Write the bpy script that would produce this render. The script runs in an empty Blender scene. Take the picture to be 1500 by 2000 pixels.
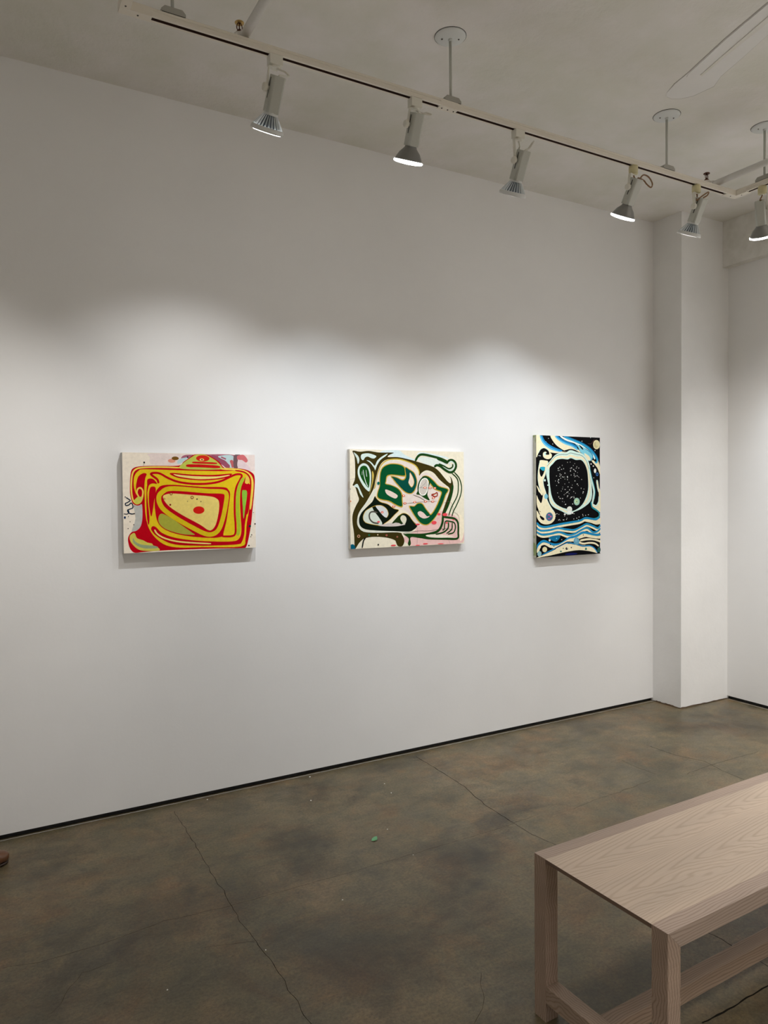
import bpy, bmesh, math, random
from mathutils import Vector, Matrix, noise
from mathutils.geometry import tessellate_polygon
V = Vector
SC = bpy.context.scene
COL = SC.collection
FLOOR_GAIN = 1.0
PAINT_GAIN = 1.15
SHOE_X = .107
SHOE_Y = -.235
SHOE_R = .1

# ------------------------------------------------------------------ camera
cam_data = bpy.data.cameras.new('camera')
cam = bpy.data.objects.new('camera', cam_data); COL.objects.link(cam)
_r = V((0.87046818, -0.49214574, -0.00881601)); _u = V((0.01994895, 0.01737697, 0.99964998)); _f = V((0.49182028, 0.87033937, -0.02494389))
m = Matrix((( _r.x, _u.x, -_f.x, 0.0), (_r.y, _u.y, -_f.y, -3.68088), (_r.z, _u.z, -_f.z, 1.55), (0, 0, 0, 1)))
cam.matrix_world = m
cam_data.sensor_fit = 'VERTICAL'; cam_data.sensor_height = 36.0
cam_data.lens = 1418.443 / 2000 * 36.0
cam_data.clip_start = 0.02
SC.camera = cam

# ------------------------------------------------------------------ world, exposure, off-frame fill lights
w = bpy.data.worlds.new('world'); SC.world = w; w.use_nodes = True
w.node_tree.nodes['Background'].inputs[0].default_value = (0.9, 0.95, 1, 1)
w.node_tree.nodes['Background'].inputs[1].default_value = 0.02
SC.view_settings.view_transform = 'Standard'; SC.view_settings.look = 'None'
SC.view_settings.exposure = 0.18; SC.view_settings.gamma = 1.0; SC.view_settings.use_curve_mapping = False
SC.cycles.use_denoising = True
SC.cycles.max_bounces = 10; SC.cycles.diffuse_bounces = 7
SC.cycles.sample_clamp_indirect = 6

LAMP_W = 63.0          # each track bulb
WASH_W = 76.0          # wall-wash spots added out of frame for bounce light
AREA_W = 30.0          # fill lights added at the ceiling out of view, no fixtures
NEUTRAL = (0.86, 0.93, 1.0)
def area_light(name, x, y, z, sx, sy, watts, col=(1.0, .93, .82)):
    L = bpy.data.lights.new(name, 'AREA'); L.shape = 'RECTANGLE'; L.size = sx; L.size_y = sy; L.energy = watts; L.color = col; L.spread = math.radians(92)
    o = bpy.data.objects.new(name, L); COL.objects.link(o); o.location = (x, y, z)
    return o
for i, (x, y) in enumerate(((-0.6, -4.8), (1.6, -4.4), (4.1, -2.25), (2.6, -6.6))):
    area_light('ceiling_fill_light', x, y, 3.495, 1.2, 0.5, AREA_W * (1.15 if i == 2 else .9), (1.0, .965, .92))  # unseen area fill, added for general brightness

# a left-leg track lamp, then unseen spots added to wash side and back walls
def wash(x, y, tx, ty, tz, watts, deg=96):
    L = bpy.data.lights.new('unseen_wash_light', 'SPOT'); L.energy = watts; L.spot_size = math.radians(deg); L.spot_blend = 1.0; L.shadow_soft_size = .05; L.color = (1.0, .975, .94)
    o = bpy.data.objects.new('unseen_wash_light', L); COL.objects.link(o); o.location = (x, y, 2.95)
    o.rotation_euler = (V((tx, ty, tz)) - V((x, y, 2.95))).to_track_quat('-Z', 'Y').to_euler()
wash(.42, -1.55, -.45, 0, 1.05, LAMP_W * 1.15, 70)
for yy in (-2.3, -3.4, -4.5): wash(.40, yy, -1.6, yy - .1, 0.6, WASH_W)
for yy, ty_ in ((-1.95, -1.0), (-3.0, -2.9), (-4.3, -4.2)): wash(3.84, yy, 4.87, ty_, 1.4, WASH_W * (1.5 if yy < -2 else 1.2), 96 if yy < -2 else 76)
for xx in (0.6, 2.2, 3.6): wash(xx, -6.2, xx, -7.6, 1.5, WASH_W)

# ------------------------------------------------------------------ materials
def mat(name, col, rough=.5, metal=0.0, spec=.5):
    m = bpy.data.materials.new(name); m.use_nodes = True
    b = m.node_tree.nodes['Principled BSDF']
    b.inputs['Base Color'].default_value = (*col, 1); b.inputs['Roughness'].default_value = rough
    b.inputs['Metallic'].default_value = metal; b.inputs['Specular IOR Level'].default_value = spec
    return m
class NT:
    def __init__(s, m): s.m = m; s.t = m.node_tree; s.n = s.t.nodes; s.b = s.n['Principled BSDF']
    def node(s, ty, **k):
        n = s.n.new(ty)
        for a, v in k.items():
            if a.startswith('i_'):
                key = a[2:]; key = int(key) if key.isdigit() else key.replace('_', ' ')
                n.inputs[key].default_value = v
            else: setattr(n, a, v)
        return n
    def l(s, a, b): s.t.links.new(a, b)
    def obj(s, scale=(1, 1, 1), rot=(0, 0, 0), loc=(0, 0, 0)):
        tc = s.node('ShaderNodeTexCoord'); mp = s.node('ShaderNodeMapping')
        mp.inputs['Scale'].default_value = scale; mp.inputs['Rotation'].default_value = rot; mp.inputs['Location'].default_value = loc
        s.l(tc.outputs['Object'], mp.inputs['Vector']); return mp.outputs[0]
    def noise(s, vec, scale, detail=4, rough=.55, dist=0):
        n = s.node('ShaderNodeTexNoise'); n.inputs['Scale'].default_value = scale; n.inputs['Detail'].default_value = detail
        n.inputs['Roughness'].default_value = rough; n.inputs['Distortion'].default_value = dist
        s.l(vec, n.inputs['Vector']); return n.outputs['Fac']
    def ramp(s, fac, stops):
        r = s.node('ShaderNodeValToRGB'); e = r.color_ramp.elements
        while len(e) < len(stops): e.new(.5)
        for i, (p, c) in enumerate(stops): e[i].position = p; e[i].color = (*c, 1)
        s.l(fac, r.inputs[0]); return r.outputs[0]
    def mix(s, fac, a, b, mode='MIX'):
        n = s.node('ShaderNodeMix', data_type='RGBA', blend_type=mode)
        if isinstance(fac, (int, float)): n.inputs[0].default_value = fac
        else: s.l(fac, n.inputs[0])
        for i, v in ((6, a), (7, b)):
            if isinstance(v, tuple): n.inputs[i].default_value = (*v, 1)
            else: s.l(v, n.inputs[i])
        return n.outputs[2]
    def math(s, op, a, b=0.0):
        n = s.node('ShaderNodeMath', operation=op)
        for i, v in ((0, a), (1, b)):
            if isinstance(v, (int, float)): n.inputs[i].default_value = v
            else: s.l(v, n.inputs[i])
        return n.outputs[0]
    def bump(s, h, strength=.2, dist=.01):
        n = s.node('ShaderNodeBump'); n.inputs['Strength'].default_value = strength; n.inputs['Distance'].default_value = dist
        s.l(h, n.inputs['Height']); s.l(n.outputs[0], s.b.inputs['Normal'])
    def col(s, c): s.l(c, s.b.inputs['Base Color'])
def plaster(name, c1, c2, bump=.12, scale=9, rough=.75, bscale=55):
    m = mat(name, c1, rough, spec=.3); t = NT(m); v = t.obj()
    t.col(t.ramp(t.noise(v, scale, 5), [(.35, c1), (.65, c2)]))
    t.bump(t.noise(v, bscale, 6, .6), bump, .004)
    return m
M = {}
M['wall'] = plaster('white_wall_paint', (.80, .795, .79), (.83, .825, .82), .10, 1.6)
M['pier'] = plaster('pier_paint', (.79, .785, .775), (.83, .825, .815), .25, 3, bscale=30)
M['beam'] = plaster('rough_beam_paint', (.66, .645, .60), (.76, .745, .71), .9, 12, bscale=22)
M['ceil'] = plaster('ceiling_paint', (.71, .70, .635), (.79, .765, .745), .8, 3.0, bscale=30)
M['faintgrey'] = mat('ceiling_patch_edge', (.42, .40, .36), .8)
M['patch'] = plaster('ceiling_patch_paint', (.76, .75, .735), (.79, .78, .765), .08, 4)
M['canopy'] = mat('canopy_paint', (.66, .68, .67), .5)
M['black'] = mat('black_reveal', (.006, .006, .006), .6)
M['crack'] = mat('dark_crack_and_rim_shadow', (.012, .010, .008), .9, spec=.1)
M['faint'] = mat('faint_crack', (.045, .036, .026), .9, spec=.1)
M['white_metal'] = mat('white_enamel', (.72, .70, .62), .42)
M['lamp_white'] = mat('lamp_white_enamel', (.47, .475, .43), .45)
M['clip'] = mat('clip_grey', (.36, .35, .31), .5)
M['track_white'] = mat('track_enamel', (.74, .69, .60), .4)
M['connector'] = mat('connector_plastic', (.78, .76, .74), .5)
M['cream'] = mat('yellowed_plastic', (.62, .56, .33), .5)
M['slot'] = mat('track_slot_copper', (.055, .025, .016), .5)
M['bulb_silver'] = mat('silver_bulb_shell', (.26, .26, .255), .38, .75)
M['bulb_glass'] = mat('ribbed_bulb_shell', (.72, .78, .82), .22, .55)
M['groove'] = mat('bulb_groove', (.10, .12, .15), .3, .4)
M['rimglass'] = mat('bulb_rim', (.66, .67, .66), .3)
M['cord_w'] = mat('white_cord', (.66, .64, .57), .5)
M['cord_b'] = mat('brown_cord', (.24, .13, .06), .5)
M['bronze'] = mat('bronze', (.11, .045, .03), .35, .8)
M['brass'] = mat('brass', (.5, .33, .12), .35, .9)
M['screw'] = mat('screw_metal', (.06, .045, .04), .5, .5)
M['leather'] = mat('brown_leather', (.11, .045, .018), .28)
M['sole'] = mat('dark_sole', (.03, .014, .008), .6)
M['leaf'] = mat('green_scrap', (.10, .30, .13), .5)
M['leafback'] = mat('green_scrap_edge', (.5, .5, .34), .6)
M['chip'] = mat('white_chip', (.85, .84, .8), .6)
M['chipbrown'] = mat('chipped_plaster', (.30, .21, .15), .9)
M['edge'] = mat('floor_edge_dust', (.36, .34, .31), .9)
def emit(name, col, s):
    m = mat(name, (.9, .9, .9), .4); b = m.node_tree.nodes['Principled BSDF']
    b.inputs['Emission Color'].default_value = (*col, 1); b.inputs['Emission Strength'].default_value = s; return m
M['lens'] = emit('bulb_lens_lit', (1, .99, .97), 9.0)
M['lens_dim'] = emit('bulb_lens_recessed', (1, .98, .95), .8)

# stained concrete
BLOTCH = [((1.246, -0.708), 0.22, 0.45), ((0.898, -0.964), 0.2, 0.62), ((1.174, -1.468), 0.22, 0.7), ((1.764, -1.156), 0.25, 0.6), ((1.622, -1.491), 0.2, 0.65), ((3.342, -0.909), 0.2, 0.7), ((0.518, -1.014), 0.2, 0.75), ((3.005, -0.735), 0.2, 0.7), ((2.034, -0.637), 0.12, 0.7), ((4.049, -0.527), 0.18, 0.7), ((1.222, -0.927), 0.16, 0.6), ((0.192, -0.416), 0.12, 0.65)]
m = mat('stained_concrete', (.09, .075, .06), .45, spec=.5); t = NT(m); v = t.obj()
big = t.noise(v, 1.15, 6, .62, .5); mid = t.noise(v, 3.4, 6, .65, .3); fine = t.noise(v, 95, 5, .8)
c = t.ramp(big, [(.30, (.052, .047, .034)), (.42, (.084, .072, .045)), (.55, (.112, .092, .060)), (.70, (.160, .132, .092))])
c2 = t.ramp(mid, [(.32, (.064, .058, .042)), (.5, (.105, .090, .056)), (.66, (.160, .118, .080))])
c = t.mix(.5, c, c2)
v3 = t.obj((1, 1, 1), loc=(7, 3, 0)); dk = t.ramp(t.noise(v3, 1.9, 4, .6, .4), [(.30, (.46, .44, .43)), (.47, (1, 1, 1))])
c = t.mix(1.0, c, dk, 'MULTIPLY')
dist = t.noise(v, 5.5, 5, .6)
for (bx_, by_), br, dk_ in BLOTCH:
    vm = t.node('ShaderNodeVectorMath', operation='DISTANCE'); t.l(v, vm.inputs[0]); vm.inputs[1].default_value = (bx_, by_, 0)
    dd = t.math('ADD', t.math('DIVIDE', vm.outputs['Value'], br), t.math('MULTIPLY', t.math('SUBTRACT', dist, .5), 2.2))
    c = t.mix(1.0, c, t.ramp(dd, [(.15, (dk_, dk_, dk_)), (1.0, (1, 1, 1))]), 'MULTIPLY')
c = t.mix(.75, c, t.ramp(t.noise(t.obj(loc=(1, 5, 2)), 8.5, 5, .7, .6), [(.34, (.68, .70, .72)), (.5, (1, 1, 1)), (.66, (1.32, 1.22, 1.1))]), 'MULTIPLY')
rd = t.ramp(t.noise(t.obj(loc=(3, 9, 0)), 2.6, 5, .7, .8), [(.50, (1, 1, 1)), (.64, (1.06, .84, .70))]); c = t.mix(.8, c, rd, 'MULTIPLY')
c = t.mix(.55, c, t.ramp(fine, [(.34, (.35, .35, .35)), (.5, (1, 1, 1)), (.68, (1.7, 1.7, 1.7))]), 'MULTIPLY')
sc = t.mix(.35, c, t.ramp(t.noise(t.obj((2.5, 9, 1), rot=(0, 0, .5)), 3, 8, .75, 1.2), [(.35, (.6, .6, .6)), (.62, (1.35, 1.33, 1.3))]), 'MULTIPLY')
gain = t.mix(1.0, sc, (FLOOR_GAIN, FLOOR_GAIN * .97, FLOOR_GAIN * .84), 'MULTIPLY')
t.col(gain)
t.l(t.ramp(mid, [(.3, (.34,) * 3), (.7, (.5,) * 3)]), t.b.inputs['Roughness'])
t.bump(t.noise(v, 60, 6, .7), .25, .002)
M['floor'] = m

# pale ash wood, grain axis x/y/z, optional cathedral pattern
def wood(name, c1, c2, axis, cath=False, seed=0.0, sc=1.0):
    m = mat(name, c1, .5, spec=.3); t = NT(m)
    rot = {'x': (0, 0, 0), 'y': (0, 0, -math.pi / 2), 'z': (0, math.pi / 2, 0)}[axis]
    v = t.obj((1, 1, 1), rot, (seed, seed * .37, seed * .11))
    sep = t.node('ShaderNodeSeparateXYZ'); t.l(v, sep.inputs[0])
    n1 = t.noise(t.obj((1.3, 4.5, 4.5), rot, (seed, 0, 0)), 1.6, 3, .5)
    if cath:
        yy = t.math('ADD', sep.outputs[1], t.math('MULTIPLY', t.math('SUBTRACT', n1, .5), .10))
        y2 = t.math('MULTIPLY', t.math('PINGPONG', t.math('ADD', yy, 5.045), .085), 1.0)
        ph = t.math('SUBTRACT', t.math('MULTIPLY', sep.outputs[0], 62.0), t.math('MULTIPLY', t.math('POWER', y2, 1.45), 1550.0))
        ph = t.math('ADD', ph, t.math('MULTIPLY', n1, 34.0))
    else:
        a = t.math('MULTIPLY', t.math('ADD', sep.outputs[1], t.math('MULTIPLY', sep.outputs[2], .8)), 820.0 * sc)
        ph = t.math('ADD', a, t.math('MULTIPLY', n1, 62.0))
        ph = t.math('ADD', ph, t.math('MULTIPLY', sep.outputs[0], 6.0))
    wv = t.math('MULTIPLY', t.math('ADD', t.math('SINE', ph), 1.0), .5)
    fib = t.noise(t.obj((9, 330, 330), rot), 1.0, 5, .6)
    ring = t.ramp(wv, [(0.0, c2), (.22, tuple(a * .6 + b * .4 for a, b in zip(c1, c2))), (.55, c1)])
    big = t.ramp(t.noise(t.obj((1, 6, 6), rot, (seed, 2, 1)), 1.7, 3), [(.3, (.90, .90, .90)), (.7, (1.06, 1.05, 1.04))])
    col = t.mix(1.0, ring, big, 'MULTIPLY')
    col = t.mix(.32, col, t.ramp(fib, [(.3, (.78, .76, .74)), (.6, (1.06, 1.06, 1.06))]), 'MULTIPLY')
    t.col(col); t.bump(fib, .12, .001)
    return m
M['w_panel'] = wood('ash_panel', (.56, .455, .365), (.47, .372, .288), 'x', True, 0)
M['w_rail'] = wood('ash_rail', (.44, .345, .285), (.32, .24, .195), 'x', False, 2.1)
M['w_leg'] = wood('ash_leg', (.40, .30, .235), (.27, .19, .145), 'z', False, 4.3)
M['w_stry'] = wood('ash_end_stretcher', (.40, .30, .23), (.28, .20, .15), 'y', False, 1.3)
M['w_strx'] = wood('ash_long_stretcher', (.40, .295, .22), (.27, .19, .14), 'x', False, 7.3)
M['w_end'] = mat('ash_end_grain_shaded', (.16, .10, .07), .7)  # brown end grain, colour deepened further for shade on the end face

# painted canvas: paint colours stored per face corner on the mesh
def paint_mat(name, gain=PAINT_GAIN):
    m = mat(name, (.5, .5, .5), .6, spec=.06); t = NT(m)
    a = t.node('ShaderNodeVertexColor'); a.layer_name = 'paint'
    n = t.ramp(t.noise(t.obj(), 60, 5, .7), [(.3, (.86, .86, .86)), (.7, (1.06, 1.06, 1.06))])
    c = t.mix(.7, a.outputs[0], n, 'MULTIPLY'); c = t.mix(1.0, c, (gain, gain, gain), 'MULTIPLY')
    t.col(c); t.bump(t.noise(t.obj(), 420, 3, .6), .15, .0006); return m
M['paint'] = paint_mat('oil_paint')
def canvas_mat(name, c1, c2, c3=None):
    m = mat(name, c1, .8, spec=.2); t = NT(m)
    c = t.ramp(t.noise(t.obj(), 25, 5, .7), [(.35, c1), (.7, c2)])
    if c3: c = t.mix(t.ramp(t.noise(t.obj((1, 1, 1)), 9, 3, .6), [(.55, (0, 0, 0)), (.62, (1, 1, 1))]), c, c3)
    t.col(c); t.bump(t.noise(t.obj(), 500, 2), .2, .0005); return m
M['cv_grey'] = canvas_mat('canvas_edge_grey', (.55, .53, .5), (.63, .61, .58))
M['cv_cream'] = canvas_mat('canvas_edge_cream', (.62, .58, .5), (.7, .66, .58), (.52, .45, .36))
M['cv_spot'] = canvas_mat('canvas_edge_spotted', (.5, .49, .40), (.62, .6, .52), (.30, .36, .16))

# ------------------------------------------------------------------ helpers
def link(name, bm, mats, parent=None, loc=None, smooth=False, kind=None, bevel=0):
    me = bpy.data.meshes.new(name); bm.normal_update(); bm.to_mesh(me); bm.free()
    for mm in (mats if isinstance(mats, (list, tuple)) else [mats]): me.materials.append(mm)
    o = bpy.data.objects.new(name, me); COL.objects.link(o)
    if smooth:
        for p in me.polygons: p.use_smooth = True
    if bevel:
        md = o.modifiers.new('bevel', 'BEVEL'); md.width = bevel; md.segments = 2; md.limit_method = 'ANGLE'
    if parent is not None: o.parent = parent
    if loc is not None: o.location = loc
    if kind: o['kind'] = kind
    return o
def thing(name, label, cat, loc=(0, 0, 0), rz=0, group=None):
    o = bpy.data.objects.new(name, None); COL.objects.link(o); o.location = loc; o.rotation_euler = (0, 0, rz)
    o.empty_display_size = .05; o['label'] = label; o['category'] = cat
    if group: o['group'] = group
    return o
def box(bm, x0, x1, y0, y1, z0, z1, mi=0, mx=None):
    r = bmesh.ops.create_cube(bm, size=1)['verts']
    for v in r: v.co = V(((x0 + x1) / 2 + v.co.x * (x1 - x0), (y0 + y1) / 2 + v.co.y * (y1 - y0), (z0 + z1) / 2 + v.co.z * (z1 - z0)))
    if mx is not None:
        for v in r: v.co = mx @ v.co
    for f in {f for v in r for f in v.link_faces}: f.material_index = mi
    return r
def lathe(bm, prof, n=32, mx=None, mi=0, cap=True, rfun=None):
    rings = []
    for k, (r, z) in enumerate(prof):
        ring = []
        for i in range(n):
            a = 2 * math.pi * i / n; rr = r if rfun is None else rfun(r, k, i)
            p = V((rr * math.cos(a), rr * math.sin(a), z)); ring.append(bm.verts.new(mx @ p if mx else p))
        rings.append(ring)
    for a, b in zip(rings, rings[1:]):
        for i in range(n):
            f = bm.faces.new((a[i], a[(i + 1) % n], b[(i + 1) % n], b[i])); f.material_index = mi; f.smooth = True
    if cap:
        for ring, rev in ((rings[0], True), (rings[-1], False)):
            f = bm.faces.new(list(reversed(ring)) if rev else ring); f.material_index = mi
    return rings
def tube(bm, pts, r, n=10, mi=0):
    pts = [V(p) for p in pts]; rings = []; up = V((0, 0, 1))
    for i, p in enumerate(pts):
        d = (pts[min(i + 1, len(pts) - 1)] - pts[max(i - 1, 0)]).normalized()
        a = d.cross(up if abs(d.z) < .95 else V((1, 0, 0))).normalized(); b = a.cross(d)
        rings.append([bm.verts.new(p + (a * math.cos(2 * math.pi * k / n) + b * math.sin(2 * math.pi * k / n)) * (r if not isinstance(r, list) else r[i])) for k in range(n)])
    for a, b in zip(rings, rings[1:]):
        for i in range(n):
            f = bm.faces.new((a[i], a[(i + 1) % n], b[(i + 1) % n], b[i])); f.smooth = True; f.material_index = mi
    bm.faces.new(list(reversed(rings[0]))).material_index = mi; bm.faces.new(rings[-1]).material_index = mi
    bmesh.ops.recalc_face_normals(bm, faces=bm.faces)
def catmull(P, closed, k=6):
    n = len(P); out = []
    if n < 3 and not closed: return [tuple(p) for p in P]
    rng = range(n) if closed else range(n - 1)
    for i in rng:
        g = (lambda j: P[j % n]) if closed else (lambda j: P[min(max(j, 0), n - 1)])
        p0, p1, p2, p3 = g(i - 1), g(i), g(i + 1), g(i + 2)
        for s in range(k):
            t = s / k; t2 = t * t; t3 = t2 * t
            out.append(tuple(.5 * (2 * p1[a] + (-p0[a] + p2[a]) * t + (2 * p0[a] - 5 * p1[a] + 4 * p2[a] - p3[a]) * t2 + (-p0[a] + 3 * p1[a] - 3 * p2[a] + p3[a]) * t3) for a in range(len(p1))))
    if not closed: out.append(tuple(P[-1]))
    return out
def newbm(): return bmesh.new()

# ------------------------------------------------------------------ the room
XP, XB, XW, PY, H, G = 4.3547, 4.8031, 4.8707, -0.2459, 3.5103, 0.0235
X0, Y0 = -2.6, -7.6
b = newbm(); box(b, X0 - .1, XP, 0, .12, G, H); link('wall_front', b, M['wall'], kind='structure')
b = newbm(); box(b, X0 - .1, XP, .018, .12, -.02, G); link('baseboard_front', b, M['black'], kind='structure')
b = newbm(); box(b, XW, XW + .12, Y0, PY, G, H); link('wall_right', b, M['wall'], kind='structure')
b = newbm(); box(b, XW + .018, XW + .12, Y0, PY, -.02, G); link('baseboard_right', b, M['black'], kind='structure')
b = newbm(); box(b, X0 - .1, X0, Y0, 0, 0, H); link('wall_left', b, M['wall'], kind='structure')
b = newbm(); box(b, X0 - .1, XW + .12, Y0 - .1, Y0, 0, H); link('wall_back', b, M['wall'], kind='structure')
b = newbm(); box(b, X0 - .2, XW + .2, Y0 - .2, .2, H, H + .1); link('ceiling', b, M['ceil'], kind='structure')
# pier in the corner, its foot broken away in ragged flakes
b = newbm()
random.seed(5)
def pier_face(p0, p1, chips):
    n = 60; top = []; bot = []
    for i in range(n + 1):
        t = i / n; x = p0[0] + (p1[0] - p0[0]) * t; y = p0[1] + (p1[1] - p0[1]) * t
        hgt = .0015 + chips(t) * (.55 + .45 * noise.noise((t * 14 + p0[0], 3.3, 0)))
        top.append(b.verts.new((x, y, H))); bot.append(b.verts.new((x, y, max(.001, hgt))))
    for i in range(n): b.faces.new((bot[i], bot[i + 1], top[i + 1], top[i]))
pier_face((XP, .05), (XP, PY), lambda t: .012 if t > .25 else .004)
pier_face((XP, PY), (XW + .12, PY), lambda t: .016 * (1 - t * .75))
pier_face((XW + .12, PY), (XW + .12, .05), lambda t: 0)
link('wall_pier', b, M['pier'], kind='structure')
b = newbm(); box(b, XP + .006, XW + .1, PY + .006, .05, 0, .1); link('trim_1', b, [M['chipbrown']], kind='structure')
b = newbm(); box(b, XB, XW + .02, Y0, PY, 3.1834, H); link('trim_2', b, M['beam'], kind='structure')

# floor with its cracks and joints as inlaid faces
b = newbm(); box(b, X0 - .2, XW + .2, Y0 - .2, .2, -.1, 0)
def floor_strip(pts, w, mi, jit=.004, z=.0004):
    P = []
    for i in range(len(pts) - 1):
        a = V((*pts[i], 0)); c_ = V((*pts[i + 1], 0)); n = max(2, int((c_ - a).length / .02))
        d = (c_ - a).normalized(); nn = V((-d.y, d.x, 0))
        for k in range(n): 
            q = a + (c_ - a) * k / n; P.append((q + nn * jit * noise.noise(q * 18) * 2, nn))
    P.append((V((*pts[-1], 0)), P[-1][1])); prev = None
    for i, (q, nn) in enumerate(P):
        ww = w * (.45 + .9 * abs(noise.noise(q * 40 + V((5, 1, 2))))) * .5
        cur = (b.verts.new((q.x + nn.x * ww, q.y + nn.y * ww, z)), b.verts.new((q.x - nn.x * ww, q.y - nn.y * ww, z)))
        if prev:
            f = b.faces.new((prev[0], prev[1], cur[1], cur[0])); f.normal_update()
            if f.normal.z < 0: f.normal_flip()
            f.material_index = mi
        prev = cur
CRACKS = [
([(2.239, -0.073), (2.24, -0.279), (2.229, -0.565), (2.186, -0.798), (2.176, -0.991), (2.176, -1.172), (2.199, -1.297), (2.203, -1.708), (2.214, -2.048), (2.221, -2.096), (2.219, -2.138), (2.224, -2.236), (2.224, -2.262), (2.227, -2.426)], 0.0038, 1, 0.003),
([(0.827, -0.096), (0.827, -0.433), (0.821, -0.739), (0.821, -0.981), (0.815, -1.152), (0.823, -1.296), (0.832, -1.444), (0.831, -1.559), (0.83, -1.665), (0.827, -1.749), (0.82, -1.921)], 0.0027, 1, 0.005),
([(-0.043, -0.979), (0.165, -1.04), (0.359, -1.035), (0.573, -1.01), (0.847, -1.037), (1.126, -1.041), (1.43, -1.049), (1.777, -1.048), (2.038, -1.05), (2.298, -1.032)], 0.0022, 2, 0.003),
([(2.527, -1.068), (2.716, -1.042), (2.874, -1.04), (3.128, -1.02)], 0.0022, 2, 0.004),
([(3.23, -0.733), (3.219, -0.8), (3.226, -0.971)], 0.003, 2, 0.003),
([(3.553, -0.659), (3.563, -0.836), (3.621, -0.985), (3.583, -1.123), (3.568, -1.266)], 0.0034, 1, 0.003),
([(3.37, -1.057), (3.563, -1.041), (3.792, -1.04), (4.026, -1.044)], 0.0026, 2, 0.004),
([(1.819, -2.322), (1.91, -2.324), (2.004, -2.322), (2.082, -2.32), (2.136, -2.319), (2.412, -2.32)], 0.0075, 1, 0.003),
([(0.172, -1.32), (0.277, -1.165), (0.372, -1.161)], 0.0018, 2, 0.006),
([(1.248, -1.993), (1.333, -1.918), (1.398, -1.819)], 0.0022, 2, 0.006),
([(0.583, 0.016), (0.642, 0.082), (0.652, -0.025)], 0.0018, 2, 0.003),
([(0.661, -1.235), (0.825, -1.291)], 0.0018, 2, 0.004)]
for pts, wdt, mi, jit in CRACKS: floor_strip(pts, wdt, mi, jit)
floor_strip([(X0, -.004), (XP, -.004)], .009, 3, .001, .0005)
floor_strip([(XW - .004, PY), (XW - .004, -3)], .009, 3, .001, .0005)
link('floor', b, [M['floor'], M['crack'], M['faint'], M['edge']], kind='structure')

# plastered-over ceiling patch and the panel edge inside it
def slab(name, pts, z0, z1, mt):
    b = newbm(); a = [b.verts.new((x, y, z1)) for x, y in pts]; c = [b.verts.new((x, y, z0)) for x, y in pts]
    b.faces.new(a); b.faces.new(list(reversed(c)))
    for i in range(len(pts)): b.faces.new((a[i], c[i], c[(i + 1) % len(pts)], a[(i + 1) % len(pts)]))
    bmesh.ops.recalc_face_normals(b, faces=b.faces)
    return link(name, b, mt, kind='structure')
outl = [(2.74, -2.12), (2.82, -1.864), (2.874, -1.644), (2.955, -1.385), (2.976, -1.294), (3.006, -1.2247), (3.035, -1.198), (3.073, -1.198), (3.114, -1.22), (3.146, -1.269), (3.16, -1.371), (3.114, -1.4425), (3.07, -1.58), (3.013, -1.7405), (2.93, -2.02), (2.89, -2.12)]
slab('trim_6', [(x + (x - 2.98) * .012 + (-.003 if x < 2.98 else .003), y + .003) for x, y in outl], H - .0008, H + .001, M['faintgrey'])
slab('trim_3', outl, H - .0022, H + .001, M['patch'])
slab('trim_4', [(2.745, -2.12), (2.823, -1.862), (2.877, -1.643), (2.958, -1.387), (2.975, -1.36), (3.010, -1.402), (2.962, -1.56), (2.885, -1.82), (2.80, -2.12)], H - .0042, H - .002, M['patch'])
slab('trim_5', [(2.815, -2.12), (2.895, -1.82), (2.967, -1.57), (3.016, -1.405), (3.030, -1.402), (2.985, -1.57), (2.925, -1.82), (2.84, -2.12)], H - .0055, H - .002, M['ceil'])

# ------------------------------------------------------------------ lighting track (U-shaped run)
TY, TX1, TX2, TZ0, TZ1, TW = -1.072, 3.755, .478, 3.198, 3.226, .035
track = thing('lighting_track', 'long white U-shaped track hung on thin rods below the ceiling', 'track lighting rail', (1.9, TY, TZ0))
def channel(name, p0, p1):
    o0 = V((1.9, TY, TZ0)); d = V(p1) - V(p0); L = d.length; d.normalize(); s = V((-d.y, d.x, 0))
    b = newbm(); hw = TW / 2; hs = .0075; hh = TZ1 - TZ0
    prof = [(-hw, 0), (-hw, hh * .5), (-hw + .002, hh * .56), (-hw + .002, hh * .60), (-hw, hh * .66), (-hw, hh * .9), (-hw + .0015, hh), (hw, hh), (hw, 0), (hs, 0), (hs, hh * .6), (-hs, hh * .6), (-hs, 0)]
    rings = [[b.verts.new(V(p0) - o0 + d * u + s * a + V((0, 0, z))) for a, z in prof] for u in (0, L)]
    n = len(prof)
    for i in range(n):
        f = b.faces.new((rings[0][i], rings[0][(i + 1) % n], rings[1][(i + 1) % n], rings[1][i])); f.material_index = 1 if i in (9, 10, 11) else 0
    b.faces.new(rings[0]); b.faces.new(list(reversed(rings[1]))); bmesh.ops.recalc_face_normals(b, faces=b.faces)
    return link(name, b, [M['track_white'], M['slot']], track)
channel('track_channel', (.56, TY, TZ0), (1.765, TY, TZ0))
channel('track_channel', (1.845, TY, TZ0), (TX1 - .085, TY, TZ0))
channel('track_channel', (TX1, TY - .075, TZ0), (TX1, -5.2, TZ0))
channel('track_channel', (TX2, TY - .075, TZ0), (TX2, -5.2, TZ0))
def conn(name, boxes, screws):
    b = newbm(); o0 = V((1.9, TY, TZ0))
    for bx in boxes: box(b, *bx)
    for v in b.verts: v.co -= o0
    o = link(name, b, M['track_white'], track, bevel=.001)
    for (x, y) in screws:
        b = newbm(); lathe(b, [(.0035, 0), (.003, -.0012)], 10, Matrix.Translation(V((x, y, TZ0 - .003)) - o0)); link('screw', b, M['screw'], o)
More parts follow.
